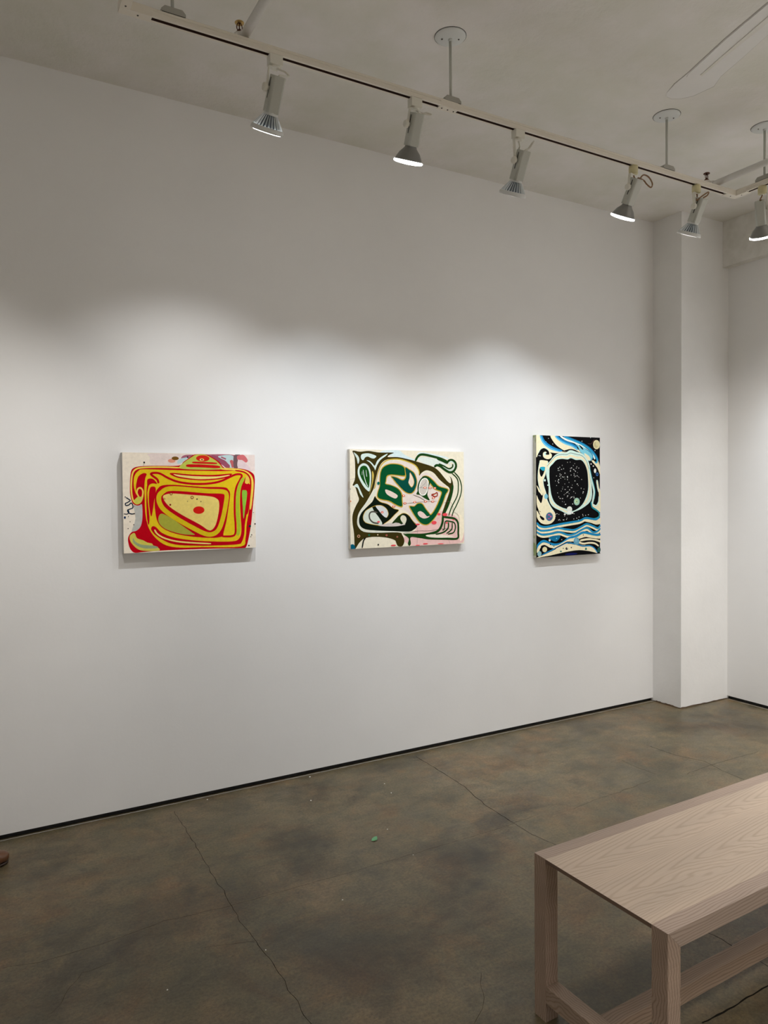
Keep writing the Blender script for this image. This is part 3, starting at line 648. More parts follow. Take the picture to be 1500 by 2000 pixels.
painting('abstract_painting', 'middle painting, dark green and brown swirls on cream', [1.8449, 2.629, 1.2405, 1.8032], 0.03, (228, 220, 198), '''
F 226 186 180 0 869 290 1172 405 1320 381 1458 326 1552 166 1552 14 1048 4 808 4 691 95 868 189
F 205 222 224 0 434 1119 640 1125 721 1075 885 1007 767 1021 536 1053 400 1081
F 210 224 224 0 886 1077 934 1108 1066 1100 1298 1062 1348 1037 1273 1046 1054 1084 933 1088
F 214 222 214 0 897 1032 1005 1053 1175 1030 1322 970 1199 938 1126 948 981 977
F 222 209 200 0 351 688 398 914 535 994 814 976 896 846 1052 866 1235 743 1296 681 1246 455 1098 284 869 240 763 394 623 447 373 550
F 200 214 222 0 1150 917 1272 815 1334 743 1297 743 1198 846
F 238 226 200 0 1470 367 1546 324 1561 114 1507 32 1495 221
F 56 48 12 0 37 1107 133 1099 243 1110 377 1095 570 1097 519 1072 496 1045 628 1046 791 1020 933 987 1113 940 1199 889 1272 817 1334 758 1374 743 1374 794 1354 827 1390 794 1411 711 1402 639 1358 515 1295 382 1289 351 1258 331 1239 362 1283 475 1346 619 1352 681 1297 722 1210 784 1125 866 1028 896 956 866 920 833 908 896 861 956 767 991 628 1019 490 1018 410 973 364 894 329 777 306 689 261 611 182 495 115 409 87 332 92 263 146 203 235 183 621 167 679 135 708 64 679 5 620 7 597 43 575 79 460 113 302 127 179 114 112 68 68 10 51 10 45 168 27 294 30 391 72 487 111 554 95 613 63 705 33 720 62 787 67 893 61 1038
F 200 214 205 0 51 1091 99 1058 121 1019 116 978 101 963 88 1019 67 1057
F 206 222 214 0 160 1073 232 1083 298 1070 341 1051 315 1026 276 1028 231 1045 196 1034 172 1004 148 1015 141 1048
F 206 222 214 0 214 1003 253 996 292 967 320 943 354 1002 411 1047 490 1084 467 1057 399 1012 353 953 325 892 314 914 264 972
F 206 222 214 0 239 648 173 704 113 801 98 874 115 932 159 966 203 964 242 933 269 865 271 777 259 689
F 20 74 20 0 234 691 179 748 136 816 122 874 136 922 175 942 214 931 241 884 252 816 249 748
S 206 222 214 8 169 895 180 826 204 748 228 704
S 206 222 214 7 206 892 211 845 216 816
S 206 222 214 7 157 876 154 835
F 206 222 214 0 44 705 91 735 123 680 169 581 128 617 94 690
F 214 190 92 0 286 879 305 845 298 777 273 689 242 609 267 689 285 777
S 196 168 60 13 312 674 338 757 362 860 408 953 490 1009 628 1022 744 1000 861 956 913 896 920 844
S 218 216 206 14 297 605 334 688 352 777 381 875 432 953 512 997 627 1006
S 216 218 204 27 326 679 283 596 204 504 126 408 101 331 114 253 180 202 347 187 622 183 762 164
F 8 20 8 0 319 595 283 532 204 465 143 408 111 341 122 263 191 218 347 198 575 183 762 172 833 190 887 239 822 302 781 353 734 384 681 388 623 357 547 284 427 268 513 320 577 376 635 427 566 448 486 499 395 525 345 561
F 204 212 200 0 166 325 163 368 195 426 273 467 304 424 371 344 410 281 382 262 269 275 197 296
F 206 208 208 0 325 484 395 485 463 450 492 385 471 345 428 364 372 422
F 200 190 185 0 427 268 547 284 622 279 721 259 680 249 599 240 461 242 348 256
S 74 72 62 18 349 403 304 416 261 410 242 376 253 327 297 291 365 279
F 26 48 12 0 541 275 623 355 681 386 693 345 680 261 611 286
F 216 212 190 0 681 366 722 355 739 314 711 259 671 296 655 336
S 192 158 50 5 319 595 345 561 395 525 486 499 566 448 635 427 577 376 513 320 427 268
S 192 158 50 5 623 357 681 388 734 384 781 353 822 302 883 241
S 192 158 50 5 166 325 163 368 195 426 273 467 350 488 417 481 474 440 494 385 471 345
S 192 158 50 5 166 325 197 294 269 273 382 252
E 224 90 92 0 362 298 18 11
E 212 70 56 0 412 407 17 13
E 255 235 215 0 412 407 7 6
F 192 158 50 0 389 875 427 934 512 969 610 972 694 953 734 910 736 825 626 827 536 833 486 816 471 761 468 739 536 724 631 684 683 621 688 546 684 460 595 482 503 529 390 550 343 585 353 649 376 708 379 786
F 0 76 40 0 398 865 432 924 512 959 604 962 685 945 722 905 725 835 626 837 534 843 477 826 462 766 459 732 533 717 625 676 671 616 676 546 676 471 601 492 509 538 395 560 353 590 362 649 385 708 388 786
F 222 204 192 0 455 668 510 657 579 627 621 595 595 565 544 578 473 618
F 192 158 50 0 722 933 796 903 858 861 891 775 881 699 843 636 788 615 712 639 616 721 559 784 529 827 615 814 672 790 707 793 726 830
F 0 72 60 0 728 923 790 896 849 856 882 775 872 704 836 644 788 623 718 647 625 728 570 786 541 820 614 804 672 779 714 783 738 825
F 226 208 190 0 792 866 834 805 846 745 812 695 770 745 785 805
S 192 158 50 6 792 871 834 805 846 745 812 695 770 745
F 192 158 50 0 963 821 1016 833 1071 817 1134 770 1205 710 1341 670 1301 594 1253 490 1179 368 1105 286 1025 240 933 260 860 336 801 418 773 476 846 475 889 506 959 505 1011 444 1055 395 1084 378 1150 459 1212 581 1224 634 1141 664 1066 738 1020 787
F 0 76 40 0 968 815 1016 825 1064 810 1125 764 1198 702 1327 665 1290 599 1246 496 1172 374 1098 294 1025 250 941 268 869 341 811 423 787 469 846 466 894 497 954 496 1002 439 1050 387 1086 364 1162 455 1224 577 1237 640 1149 672 1076 744 1028 795
F 224 200 192 0 893 391 929 410 977 389 1025 347 1064 352 1037 331 977 322 917 350
F 22 62 18 0 1064 780 1078 769 1051 683 1033 602 1065 538 1002 559 931 601 878 612 907 654 943 608 991 606 1021 642 1042 703
S 26 62 30 23 1052 805 992 817 938 775 907 699 909 633
F 238 238 228 0 912 684 936 765 986 803 1040 785 1049 703 1017 617 966 594 921 621
F 198 190 180 0 921 684 946 759 989 793 1030 779 1039 703 1009 626 967 604 931 627
S 90 85 80 3 931 684 1003 744 1016 785
S 22 62 18 28 868 1004 897 1052 939 1080 1005 1081 1126 1060 1236 1036 1329 1000
S 22 62 18 40 1175 1045 1248 1022 1335 988
S 22 62 18 29 1316 988 1354 1019 1404 1020 1445 989 1450 937 1410 885 1353 875 1285 906 1217 948 1168 958 1135 936
S 206 222 214 14 1260 949 1322 913 1375 898 1422 934 1420 983 1382 1005 1350 988 1375 949
S 22 62 18 19 1199 977 1273 949 1347 918 1400 941 1400 975
S 22 62 18 15 1422 879 1497 804 1532 700 1517 596 1461 482 1410 400 1385 336
S 22 62 18 15 1392 861 1470 794 1484 700 1466 586 1383 452 1338 345
S 22 62 18 32 1401 722 1383 618 1327 474 1260 352 1247 269 1210 193 1146 151 1000 129 880 128 715 138
S 22 62 18 25 1251 336 1345 324 1432 306 1476 252 1478 138 1463 65 1294 69 1048 83 928 104 785 126
F 22 62 18 0 691 150 785 131 904 132 1024 133 1060 80 928 90 797 106 796 30 775 3 755 32 767 92
F 232 222 205 0 1006 121 1170 128 1319 106 1406 94 1344 80 1085 92
S 22 62 18 16 1245 175 1272 186 1277 238 1295 281 1357 277 1420 259 1437 202 1409 140 1325 124
S 22 62 18 19 1334 269 1327 195 1257 147 1146 126
S 22 62 18 16 1389 260 1382 182 1304 131
E 226 74 84 0 1283 361 35 19
E 226 74 84 0 1196 368 25 14
E 226 74 84 0 1125 268 37 21
E 226 74 84 0 893 254 31 10
E 226 74 84 0 1309 261 15 10
E 226 74 84 0 999 19 36 8
E 226 74 84 0 1219 10 45 5
E 226 74 84 0 891 4 31 7
E 226 74 84 0 557 18 35 9
E 226 74 84 0 1407 296 13 6
S 50 40 35 3 694 504 811 510 1002 523 1160 526
S 50 40 35 3 913 688 1149 684
S 60 45 40 3 691 155 892 176 1061 173 1257 192 1407 176
S 60 50 40 3 892 219 882 6
S 60 50 40 3 1319 81 1356 7
S 110 90 85 5 835 604 930 572 1002 529
S 120 110 95 3 0 782 64 797
S 120 90 80 3 1271 501 1345 520 1395 473 1408 400 1483 346 1495 241
S 150 30 20 13 1109 589 1095 605 1136 613 1170 629 1173 592 1133 580 1112 596
S 240 190 110 4 1112 596 1163 619
E 206 70 48 0 717 507 20 12
E 255 240 215 0 717 507 9 7
E 206 70 48 0 853 518 20 12
E 255 240 215 0 853 518 9 7
E 206 70 48 0 1005 523 21 12
E 255 240 215 0 1005 523 10 7
E 206 70 48 0 1108 522 21 12
E 255 240 215 0 1108 522 10 7
E 206 70 48 0 700 596 20 12
E 255 240 215 0 700 596 9 7
E 206 70 48 0 1070 686 21 12
E 255 240 215 0 1070 686 10 7
E 206 70 48 0 997 688 20 12
E 255 240 215 0 997 688 10 7
E 206 70 48 0 1139 684 21 12
E 255 240 215 0 1139 684 10 7
E 206 70 48 0 566 473 20 12
E 255 240 215 0 566 473 9 7
E 206 70 48 0 1118 565 21 12
E 255 240 215 0 1118 565 10 7
E 205 155 125 0 102 142 19 17
E 56 48 12 0 102 142 11 10
E 20 104 72 0 237 151 12 11
E 220 196 156 0 349 150 9 8
E 190 100 88 0 466 140 13 11
E 56 48 12 0 466 140 6 5
E 150 92 70 0 609 116 13 11
F 0 88 112 0 0 48 38 50 57 4 2 1
E 0 96 84 0 365 742 18 18
S 12 14 12 16 192 123 163 86 145 6
E 12 10 10 0 355 35 9 11
E 210 110 50 0 2 539 10 9
E 70 65 55 0 0 676 8 5
''', M['cv_cream'], None)
painting('abstract_painting', 'upright painting on the right, black starry oval inside cream and blue waves', [3.2079, 3.7851, 1.1227, 1.9258], 0.03, (8, 8, 10), '''
E 225 225 220 0 583 887 6 7
E 225 225 220 0 613 916 6 6
E 225 225 220 0 653 1214 4 6
E 225 225 220 0 557 860 4 6
E 225 225 220 0 639 696 9 6
E 225 225 220 0 612 1085 5 6
E 225 225 220 0 402 1146 5 4
E 225 225 220 0 666 1106 6 5
E 225 225 220 0 662 796 4 6
E 225 225 220 0 725 965 9 6
E 225 225 220 0 692 1138 6 8
E 225 225 220 0 425 1077 4 5
E 225 225 220 0 488 724 4 4
E 225 225 220 0 795 907 5 8
E 225 225 220 0 544 1067 9 5
E 225 225 220 0 834 859 9 8
E 225 225 220 0 549 807 9 6
E 225 225 220 0 495 1060 5 4
E 225 225 220 0 704 1179 5 5
E 225 225 220 0 781 775 5 8
E 225 225 220 0 741 945 4 6
E 225 225 220 0 547 1257 4 6
E 225 225 220 0 507 691 9 7
E 225 225 220 0 751 1182 9 4
E 225 225 220 0 544 857 6 6
E 225 225 220 0 690 841 4 6
E 225 225 220 0 425 1044 6 5
E 225 225 220 0 405 775 5 4
E 225 225 220 0 461 924 4 4
E 225 225 220 0 631 950 4 5
E 225 225 220 0 410 1099 7 5
E 225 225 220 0 555 928 7 6
E 225 225 220 0 601 1149 4 7
E 225 225 220 0 632 793 6 4
E 225 225 220 0 613 787 9 7
E 225 225 220 0 673 1148 4 4
E 225 225 220 0 572 836 4 5
E 225 225 220 0 454 900 5 4
E 225 225 220 0 696 1071 4 8
E 225 225 220 0 803 1027 9 4
E 225 225 220 0 496 967 4 5
E 225 225 220 0 456 771 9 6
E 225 225 220 0 657 1162 9 6
E 225 225 220 0 484 821 6 4
E 225 225 220 0 667 1085 9 5
E 225 225 220 0 845 896 4 6
E 225 225 220 0 544 1025 4 7
E 225 225 220 0 349 1073 6 5
E 225 225 220 0 612 1091 4 4
E 225 225 220 0 468 1058 6 7
E 225 225 220 0 728 1120 4 5
E 225 225 220 0 499 1111 7 7
E 225 225 220 0 737 1068 4 4
E 225 225 220 0 545 1054 7 6
E 225 225 220 0 498 1032 5 4
E 225 225 220 0 597 1176 4 6
E 225 225 220 0 714 1199 4 8
E 225 225 220 0 388 795 5 7
E 225 225 220 0 596 774 6 4
E 225 225 220 0 826 841 5 8
E 225 225 220 0 367 847 6 4
E 225 225 220 0 379 1173 9 6
E 225 225 220 0 753 1057 4 5
E 225 225 220 0 501 892 9 5
E 225 225 220 0 452 731 5 4
E 225 225 220 0 571 987 5 4
E 225 225 220 0 386 1024 9 7
E 225 225 220 0 374 1003 6 6
E 225 225 220 0 419 772 9 4
E 225 225 220 0 475 1170 5 7
E 225 225 220 0 618 1183 8 7
E 225 225 220 0 433 1091 4 6
E 225 225 220 0 597 1138 9 6
E 225 225 220 0 626 916 4 5
E 225 225 220 0 514 694 4 6
E 225 225 220 0 450 1214 4 7
E 225 225 220 0 405 1189 5 6
E 225 225 220 0 506 836 4 4
E 225 225 220 0 328 1006 4 6
E 225 225 220 0 675 1241 4 5
E 225 225 220 0 403 1069 7 4
E 225 225 220 0 592 1260 4 5
E 225 225 220 0 437 1162 9 5
E 225 225 220 0 379 1147 5 7
E 225 225 220 0 673 1063 6 5
E 225 225 220 0 528 849 5 7
E 225 225 220 0 719 1078 6 6
E 225 225 220 0 538 794 4 6
E 225 225 220 0 661 779 9 6
E 225 225 220 0 432 871 4 5
E 225 225 220 0 385 983 9 6
E 225 225 220 0 452 1063 4 6
E 225 225 220 0 348 945 6 4
E 225 225 220 0 655 864 5 5
E 225 225 220 0 678 1007 8 6
E 225 225 220 0 293 551 4 5
E 225 225 220 0 415 479 4 5
E 225 225 220 0 360 570 7 5
E 225 225 220 0 470 485 7 5
E 225 225 220 0 393 560 5 5
E 225 225 220 0 912 483 8 5
E 225 225 220 0 334 539 4 5
E 225 225 220 0 758 517 8 5
E 225 225 220 0 550 553 5 5
E 225 225 220 0 598 568 4 5
E 225 225 220 0 387 485 7 5
E 225 225 220 0 537 505 5 5
E 225 225 220 0 495 536 5 5
E 225 225 220 0 931 544 8 5
E 225 225 220 0 293 479 4 5
E 225 225 220 0 336 564 7 5
E 225 225 220 0 825 550 8 5
E 225 225 220 0 287 484 7 5
E 225 225 220 0 402 492 7 5
E 225 225 220 0 747 479 8 5
E 225 225 220 0 529 489 7 5
E 225 225 220 0 667 563 8 5
E 225 225 220 0 879 537 8 5
E 225 225 220 0 831 531 8 5
E 225 225 220 0 305 512 5 5
E 225 225 220 0 661 492 8 5
E 225 225 220 0 482 484 7 5
E 225 225 220 0 832 490 4 5
E 225 225 220 0 871 481 4 5
E 225 225 220 0 714 502 8 5
E 215 220 220 0 213 1568 6 6
E 215 220 220 0 171 1502 6 6
E 215 220 220 0 287 1496 6 6
E 215 220 220 0 50 1338 6 6
E 215 220 220 0 71 1336 6 6
E 215 220 220 0 170 1521 6 6
E 215 220 220 0 1057 1427 6 7
E 215 220 220 0 973 1601 6 7
E 215 220 220 0 813 1548 6 7
E 215 220 220 0 1033 1051 6 7
E 215 220 220 0 856 250 6 7
E 215 220 220 0 442 220 6 6
E 215 220 220 0 517 265 6 6
E 215 220 220 0 1074 228 6 7
E 215 220 220 0 1009 304 6 7
E 215 220 220 0 505 25 6 6
E 215 220 220 0 743 19 6 7
E 215 220 220 0 869 35 6 7
E 215 220 220 0 984 4 6 7
F 240 231 196 0 0 1606 64 1605 103 1528 177 1458 288 1413 442 1400 536 1393 362 1377 288 1380 239 1382 269 1357 261 1315 205 1294 144 1306 117 1335 120 1376 159 1393 180 1378 180 1355 224 1357 212 1402 143 1437 80 1420 38 1370 0 1325
S 96 188 226 26 69 1603 111 1524 201 1459 312 1421 436 1403
S 30 134 196 24 93 1605 135 1534 228 1474 337 1434 454 1407
S 208 234 224 7 38 1370 80 1426 143 1442 220 1406
E 208 234 224 0 153 1363 24 24
E 7 7 9 0 180 1364 20 11
F 240 231 196 0 247 1606 329 1606 392 1564 485 1516 610 1482 724 1447 783 1392 686 1427 598 1437 510 1420 476 1419 361 1475 284 1543
S 96 188 226 29 329 1605 404 1555 510 1512 636 1481 737 1428
S 30 134 196 24 350 1606 423 1565 522 1529 635 1500 724 1461
S 235 245 240 25 416 1606 535 1557 686 1524 813 1478 941 1412 1021 1355 1055 1306
S 46 160 204 35 485 1603 635 1564 800 1516 941 1455 1045 1374 1099 1299 1086 1256 1038 1262
S 24 110 170 12 497 1606 648 1572 813 1526 960 1460 1064 1376 1120 1300
F 240 231 196 0 1112 1290 1154 1195 1154 1095 1097 1190 993 1280 1032 1288 1071 1249 1103 1261
F 130 205 222 0 673 1518 762 1483 864 1457 980 1403 1024 1353 998 1295 942 1281 903 1303 839 1369 778 1404 737 1471
F 240 231 196 0 852 1384 929 1357 974 1308 944 1287 901 1309
S 30 140 190 12 871 1451 973 1396 1016 1345 993 1297
F 7 7 9 0 759 1496 813 1469 839 1432 800 1448
F 208 234 224 0 179 1216 252 1282 325 1349 424 1386 511 1385 598 1422 712 1401 826 1376 919 1295 965 1183 984 1022 997 899 997 795 959 719 870 661 766 616 630 579 617 559 552 555 440 601 305 653 236 719 211 802 210 940 172 1078 167 1161
S 240 231 196 29 206 1161 215 1217 301 1288 387 1327 536 1325 599 1345 712 1324 820 1317 884 1248 929 1135 949 984 953 870 918 766 842 682
S 240 231 196 22 224 848 243 756 317 682 440 631 552 580
S 25 40 50 5 174 1188 264 1273 337 1335 436 1360 536 1361 598 1383 712 1367 814 1348 890 1285 932 1192 955 1097
F 7 7 9 0 234 1189 289 1235 350 1284 449 1302 549 1296 611 1314 700 1291 791 1293 855 1247 906 1153 925 1021 925 898 892 795 829 700 740 635 630 600 540 629 440 654 329 710 267 802 239 922 226 1051 226 1134
E 225 225 220 0 583 887 6 7
E 225 225 220 0 613 916 6 6
E 225 225 220 0 653 1214 4 6
E 225 225 220 0 557 860 4 6
E 225 225 220 0 639 696 9 6
E 225 225 220 0 612 1085 5 6
E 225 225 220 0 402 1146 5 4
E 225 225 220 0 666 1106 6 5
E 225 225 220 0 662 796 4 6
E 225 225 220 0 725 965 9 6
E 225 225 220 0 692 1138 6 8
E 225 225 220 0 425 1077 4 5
E 225 225 220 0 488 724 4 4
E 225 225 220 0 795 907 5 8
E 225 225 220 0 544 1067 9 5
E 225 225 220 0 834 859 9 8
E 225 225 220 0 549 807 9 6
E 225 225 220 0 495 1060 5 4
E 225 225 220 0 704 1179 5 5
E 225 225 220 0 781 775 5 8
E 225 225 220 0 741 945 4 6
E 225 225 220 0 547 1257 4 6
E 225 225 220 0 507 691 9 7
E 225 225 220 0 751 1182 9 4
E 225 225 220 0 544 857 6 6
E 225 225 220 0 690 841 4 6
E 225 225 220 0 425 1044 6 5
E 225 225 220 0 405 775 5 4
E 225 225 220 0 461 924 4 4
E 225 225 220 0 631 950 4 5
E 225 225 220 0 410 1099 7 5
E 225 225 220 0 555 928 7 6
E 225 225 220 0 601 1149 4 7
E 225 225 220 0 632 793 6 4
E 225 225 220 0 613 787 9 7
E 225 225 220 0 673 1148 4 4
E 225 225 220 0 572 836 4 5
E 225 225 220 0 454 900 5 4
E 225 225 220 0 696 1071 4 8
E 225 225 220 0 803 1027 9 4
E 225 225 220 0 496 967 4 5
E 225 225 220 0 456 771 9 6
E 225 225 220 0 657 1162 9 6
E 225 225 220 0 484 821 6 4
E 225 225 220 0 667 1085 9 5
E 225 225 220 0 845 896 4 6
E 225 225 220 0 544 1025 4 7
E 225 225 220 0 349 1073 6 5
E 225 225 220 0 612 1091 4 4
E 225 225 220 0 468 1058 6 7
E 225 225 220 0 728 1120 4 5
E 225 225 220 0 499 1111 7 7
E 225 225 220 0 737 1068 4 4
E 225 225 220 0 545 1054 7 6
E 225 225 220 0 498 1032 5 4
E 225 225 220 0 597 1176 4 6
E 225 225 220 0 714 1199 4 8
E 225 225 220 0 388 795 5 7
E 225 225 220 0 596 774 6 4
E 225 225 220 0 826 841 5 8
E 225 225 220 0 367 847 6 4
E 225 225 220 0 379 1173 9 6
E 225 225 220 0 753 1057 4 5
E 225 225 220 0 501 892 9 5
E 225 225 220 0 452 731 5 4
E 225 225 220 0 571 987 5 4
E 225 225 220 0 386 1024 9 7
E 225 225 220 0 374 1003 6 6
E 225 225 220 0 419 772 9 4
E 225 225 220 0 475 1170 5 7
E 225 225 220 0 618 1183 8 7
E 225 225 220 0 433 1091 4 6
E 225 225 220 0 597 1138 9 6
E 225 225 220 0 626 916 4 5
E 225 225 220 0 514 694 4 6
E 225 225 220 0 450 1214 4 7
E 225 225 220 0 405 1189 5 6
E 225 225 220 0 506 836 4 4
E 225 225 220 0 328 1006 4 6
E 225 225 220 0 675 1241 4 5
E 225 225 220 0 403 1069 7 4
E 225 225 220 0 592 1260 4 5
E 225 225 220 0 437 1162 9 5
E 225 225 220 0 379 1147 5 7
E 225 225 220 0 673 1063 6 5
E 225 225 220 0 528 849 5 7
E 225 225 220 0 719 1078 6 6
E 225 225 220 0 538 794 4 6
E 225 225 220 0 661 779 9 6
E 225 225 220 0 432 871 4 5
E 225 225 220 0 385 983 9 6
E 225 225 220 0 452 1063 4 6
E 225 225 220 0 348 945 6 4
E 225 225 220 0 655 864 5 5
E 225 225 220 0 678 1007 8 6
E 228 232 222 0 579 624 48 41
E 235 240 235 0 575 580 45 22
E 240 240 235 0 493 559 17 11
E 240 240 235 0 634 575 13 13
E 160 200 180 0 711 727 54 51
E 205 222 170 0 705 731 30 28
E 120 160 130 0 711 727 13 13
F 240 231 196 0 63 1277 154 1275 200 1258 164 1160 150 1087 117 1013 126 939 163 847 184 756 243 664 315 585 318 502 251 445 150 433 63 461 2 536 0 618 38 577 68 550 31 618 0 719 0 819 30 769 75 714 60 810 0 947 60 884 90 829 41 938 20 1048 31 1158 51 1241
S 208 234 224 7 63 1277 36 1177 22 1048 42 938 74 875
S 208 234 224 7 200 1258 167 1161 150 1087 117 1013 126 939 163 847 184 756 243 664 315 585
F 7 7 9 0 58 1173 145 1179 121 1105 85 1061 56 1104
F 46 168 196 0 63 1186 145 1190 133 1143 89 1148
F 7 7 9 0 0 842 38 865 94 815 113 852 101 774 78 717 44 755
F 7 7 9 0 62 550 123 519 130 492 93 494 56 531
S 7 7 9 6 1 682 37 618 68 600
E 66 104 140 0 220 533 61 57
E 200 90 140 0 213 558 16 9
E 200 90 140 0 244 535 13 12
E 190 80 130 0 210 508 15 8
E 110 60 120 0 238 503 10 7
E 128 194 214 0 163 802 32 35
E 208 234 224 0 143 1015 16 16
E 208 234 224 0 195 951 11 10
S 208 234 224 32 936 1177 975 1050 1014 937 1033 852 1015 757 1000 686 1047 630 1137 606
S 42 146 160 11 952 1192 996 1041 1033 937 1053 852 1036 757
S 208 234 224 37 1087 1021 1105 928 1129 852
S 240 231 196 20 1091 1004 1113 919 1139 824
F 240 231 196 0 1118 900 1154 852 1154 587 1073 625 1000 659 1021 691 1072 666 1116 719 1124 795
S 208 234 224 17 1124 795 1116 719 1072 668 1021 680
E 240 240 235 0 1052 1148 22 32
E 240 240 235 0 1019 1212 12 10
E 240 240 235 0 977 1240 12 10
E 60 112 176 0 1091 1099 25 25
E 12 30 70 0 1091 1099 12 13
S 42 146 160 22 976 719 995 649 1073 606 1127 568 1125 513 1047 485 944 488
E 226 217 172 0 1079 1508 65 64
E 200 190 145 0 1070 1503 39 40
E 222 214 170 0 1090 1518 29 25
S 70 45 45 11 915 1518 973 1515 1005 1544 1044 1584
S 240 231 196 39 3 437 51 394 148 376 294 391 441 410 615 427 766 444 868 476 970 466 1073 451 1131 479
S 42 146 160 29 3 459 51 416 148 398 294 413 441 432 615 449 766 466 868 498 970 488 1073 473 1131 501
S 30 134 196 17 3 462 51 418 148 401 294 416 441 435 615 452 766 469 868 501 970 491 1073 476 1131 504
F 240 231 196 0 817 466 868 484 970 474 1073 462 1154 496 1154 421 1073 405 970 432 868 452
S 240 231 196 34 0 366 76 333 221 335 368 355 516 335 666 324 805 369 894 398 1009 366 1099 334 1154 371
S 42 146 160 27 0 386 75 353 221 355 368 376 516 355 666 344 805 389 893 418 1009 387 1099 355 1154 392
S 30 134 196 15 0 389 75 356 221 358 368 378 516 358 666 347 805 392 893 421 1009 390 1099 358 1154 395
S 240 231 196 36 0 312 100 276 246 283 393 300 541 259 666 268 805 322 907 339 1009 282 1086 284 1154 327
S 42 146 160 27 0 334 100 298 246 305 393 322 541 281 666 290 805 344 906 362 1009 304 1086 307 1154 350
S 30 134 196 15 0 337 100 301 246 308 393 325 541 284 666 293 805 347 906 365 1009 307 1086 310 1154 352
F 20 112 152 0 203 251 282 277 408 275 375 221 310 200
E 96 188 226 0 344 240 12 9
E 240 240 235 0 222 221 18 15
S 240 231 196 58 5 77 23 136 77 176 137 184 222 150 332 130 443 146 567 208 692 229 818 274 945 258 1048 236 1154 234
S 42 146 160 34 5 104 23 163 77 203 137 211 222 177 332 157 443 173 566 236 692 257 818 302 945 286 1048 264 1154 263
S 30 134 196 22 5 107 23 166 77 206 137 214 222 180 332 160 443 176 566 239 692 260 818 305 945 289 1048 267 1154 265
S 240 231 196 43 12 63 41 135 113 170 186 160 271 126 369 129 467 164 592 208 692 197 793 148 869 142
S 240 231 196 29 616 217 742 233 869 255 996 243 1154 217
S 240 231 196 27 767 196 894 207 1022 201 1138 170 1154 151
S 7 7 9 8 767 219 869 231 996 218 1154 198
S 240 231 196 24 818 148 945 157 1048 144 1119 105
F 7 7 9 0 71 148 137 161 222 124 308 101 174 55 99 32 75 98
F 240 231 196 0 1 2 126 35 271 78 418 128 542 161 692 139 818 109 946 108 1023 78 1090 11 946 42 743 66 493 51 247 20 66 0
S 30 134 196 15 90 34 271 92 418 142 542 174 692 152 818 120 946 117 1035 80 1094 16
S 7 7 9 11 308 104 443 155 542 185 692 165 818 135 946 132 1055 96
F 7 7 9 0 66 0 247 19 493 49 743 64 946 41 1090 9 1154 4 1154 0 618 0
E 20 24 88 0 605 20 113 15
E 226 217 172 0 135 102 41 36
E 150 192 196 0 44 49 36 36
E 104 164 188 0 702 189 53 52
E 130 180 200 0 692 206 25 26
E 38 88 80 0 1123 53 32 36
E 7 7 9 0 234 164 11 9
E 7 7 9 0 524 98 21 18
E 240 240 235 0 532 105 7 6
E 7 7 9 0 607 106 10 9
E 7 7 9 0 462 104 12 5
E 40 120 110 0 876 77 18 17
E 40 120 110 0 419 63 15 11
E 60 60 50 0 295 138 10 7
E 60 60 50 0 828 269 9 7
''', M['cv_spot'], None)


# ------------------------------------------------------------------ bench
BX, BY, BT, BW, BH, LG = 1.4252, -2.0449, .0211, .4677, .484, .0475
BL = 1.52
bench = thing('bench', 'pale ash wood bench with square legs and low stretchers on the concrete floor', 'bench', (BX, BY, 0), BT)
def bpart(name, bx, mt, bev=.0012):
    b = newbm(); box(b, *bx); return link(name, b, mt, bench, bevel=bev)
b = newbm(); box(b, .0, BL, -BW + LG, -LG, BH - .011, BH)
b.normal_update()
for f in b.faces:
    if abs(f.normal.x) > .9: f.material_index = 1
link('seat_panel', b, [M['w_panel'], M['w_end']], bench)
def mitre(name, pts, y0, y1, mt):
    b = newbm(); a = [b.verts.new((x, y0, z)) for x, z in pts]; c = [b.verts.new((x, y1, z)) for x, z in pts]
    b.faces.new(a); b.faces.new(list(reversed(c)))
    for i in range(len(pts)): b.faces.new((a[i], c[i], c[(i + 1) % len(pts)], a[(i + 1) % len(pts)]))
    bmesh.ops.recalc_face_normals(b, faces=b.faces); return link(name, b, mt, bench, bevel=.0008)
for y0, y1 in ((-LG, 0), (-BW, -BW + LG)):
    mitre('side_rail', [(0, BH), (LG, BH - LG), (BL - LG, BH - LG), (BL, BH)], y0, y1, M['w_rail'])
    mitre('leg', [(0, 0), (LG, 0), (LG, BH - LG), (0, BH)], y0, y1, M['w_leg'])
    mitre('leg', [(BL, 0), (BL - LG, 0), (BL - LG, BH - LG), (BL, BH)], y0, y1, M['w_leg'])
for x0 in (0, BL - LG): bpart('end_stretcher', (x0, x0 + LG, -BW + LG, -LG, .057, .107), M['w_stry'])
bpart('long_stretcher', (LG, BL - LG, -BW / 2 - LG / 2, -BW / 2 + LG / 2, .057, .107), M['w_strx'])

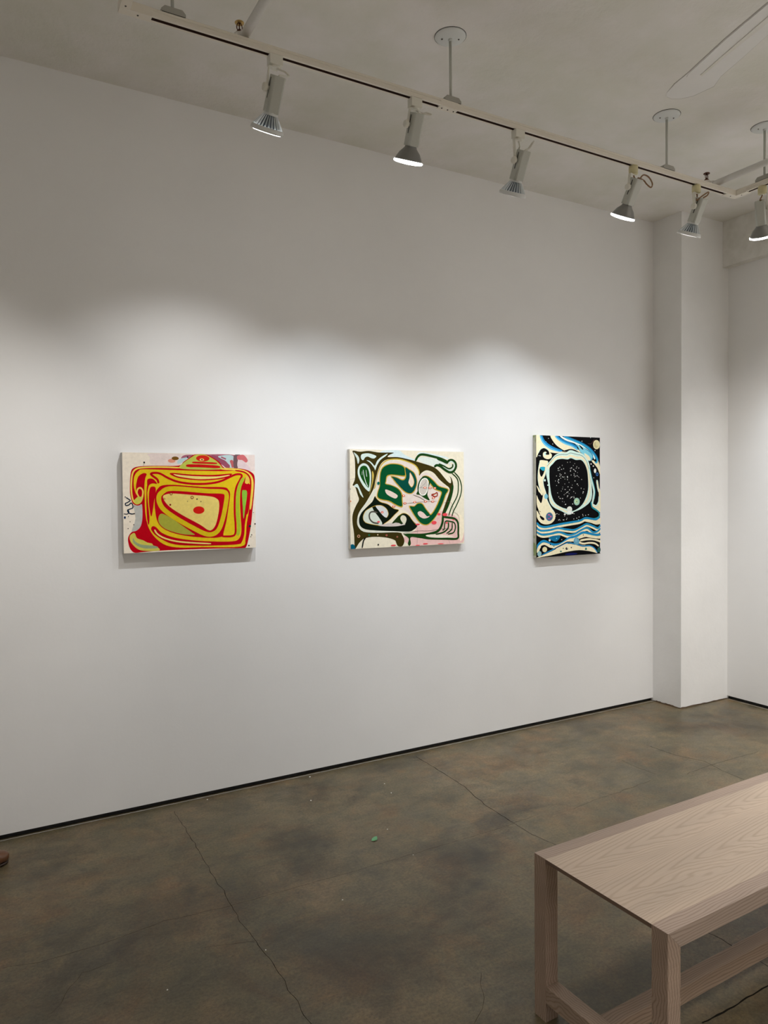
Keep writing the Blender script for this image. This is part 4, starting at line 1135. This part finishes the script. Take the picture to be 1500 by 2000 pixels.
# ------------------------------------------------------------------ things on the floor
def shoe(x, y, rz):
    t = thing('shoe', 'rounded brown leather toe at the left edge, on the floor by the wall', 'shoe', (x, y, 0), rz)
    secs = [(-.004, .004, .034, .018), (-.010, .020, .044, .010), (-.028, .034, .052, .006), (-.06, .043, .054, .006), (-.10, .046, .066, .006), (-.14, .042, .082, .006), (-.18, .037, .095, .006), (-.22, .035, .10, .006), (-.26, .034, .098, .006), (-.285, .026, .09, .006), (-.295, .008, .075, .01)]
    def loft(name, zf, mt, grow=0):
        b = newbm(); rings = []
        for xx, hw, zt, zb in secs:
            ring = []
            for k in range(20):
                a = 2 * math.pi * k / 20; cz, hz = zf(zt, zb); c_, s_ = math.cos(a), math.sin(a)
                ring.append(b.verts.new((xx + grow * (1 if xx > -.1 else -1) * (1 if hw < .03 else 0), (hw + grow) * (abs(c_) ** .8) * (1 if c_ > 0 else -1), cz + hz * (abs(s_) ** .8) * (1 if s_ > 0 else -1))))
            rings.append(ring)
        for a_, b_ in zip(rings, rings[1:]):
            for i in range(20): b.faces.new((a_[i], a_[(i + 1) % 20], b_[(i + 1) % 20], b_[i]))
        b.faces.new(rings[0]); b.faces.new(rings[-1]); bmesh.ops.recalc_face_normals(b, faces=b.faces)
        o = link(name, b, mt, t, smooth=True); md = o.modifiers.new('s', 'SUBSURF'); md.levels = 1; md.render_levels = 2
    loft('upper', lambda zt, zb: ((zt + zb + .006) / 2, (zt - zb - .006) / 2 + .003), M['leather'])
    loft('sole', lambda zt, zb: (.008, .0075), M['sole'], -.003)
shoe(SHOE_X, SHOE_Y, SHOE_R)
b = newbm(); random.seed(2)
pts = [(-.020, .002, .004), (-.008, .011, .008), (.008, .012, .010), (.021, .006, .011), (.012, -.006, .006), (.002, -.012, .005), (-.010, -.007, .004)]
c0 = b.verts.new((0, 0, .002)); vs = [b.verts.new(p) for p in pts]; bt = [b.verts.new((p[0] * .97, p[1] * .97, p[2] - .0012)) for p in pts]; cb = b.verts.new((0, 0, .0005)); n = len(pts)
for i in range(n):
    b.faces.new((c0, vs[i], vs[(i + 1) % n])); b.faces.new((cb, bt[(i + 1) % n], bt[i])); f = b.faces.new((vs[i], bt[i], bt[(i + 1) % n], vs[(i + 1) % n])); f.material_index = 1
bmesh.ops.recalc_face_normals(b, faces=b.faces)
o = link('paper_scrap', b, [M['leaf'], M['leafback']], loc=(1.534, -0.856, -.0002)); o['label'] = 'tiny crumpled green scrap lying on the open concrete floor'; o['category'] = 'scrap'
o.rotation_euler = (0, 0, .3); o.scale = (.95, .95, .95)
FLECKS = [(1.576, -0.039), (1.457, -0.324), (1.883, -0.328), (1.854, -0.45), (1.635, -0.794), (1.007, -0.043), (0.836, -1.356), (1.197, -1.214), (0.499, -1.39), (1.612, -1.056)]
FLAKE_LABELS = ['white paint flake nearest the black wall gap, left of the middle painting',
 'white paint flake just in front of the one nearest the wall gap',
 'white paint flake behind the green scrap, the one closest to the wall',
 'white paint flake behind the green scrap, slightly right and second from the wall',
 'white paint flake just beside the green scrap, a little behind it to the right',
 'white paint flake close to the wall gap under the red and yellow painting',
 'white paint flake lying right beside the long crack, left of centre',
 'white paint flake alone in the dark stain area left of the bench',
 'white paint flake farthest left and nearest the bottom edge of the photo',
 'white paint flake on the faint cross crack, right of the green scrap']
proto = None
for i, (x, y) in enumerate(FLECKS):
    if proto is None:
        b = newbm(); bmesh.ops.create_icosphere(b, subdivisions=1, radius=.0042)
        for v in b.verts: v.co = V((v.co.x * 1.3, v.co.y, v.co.z * .45 + .0019)) + V(noise.noise_vector(v.co * 300)) * .0008
        o = proto = link('paint_flake', b, M['chip'])
    else: o = proto.copy(); COL.objects.link(o)
    o.location = (x, y, 0); o.rotation_euler = (0, 0, i * 1.3); s = (1.1, .9, .7, .75, .6, .8, .6, .65, .6, .5)[i % 10]; o.scale = (s, s, s)
    o['label'] = FLAKE_LABELS[i]; o['category'] = 'paint flake'; o['group'] = 'white paint flakes on the floor'
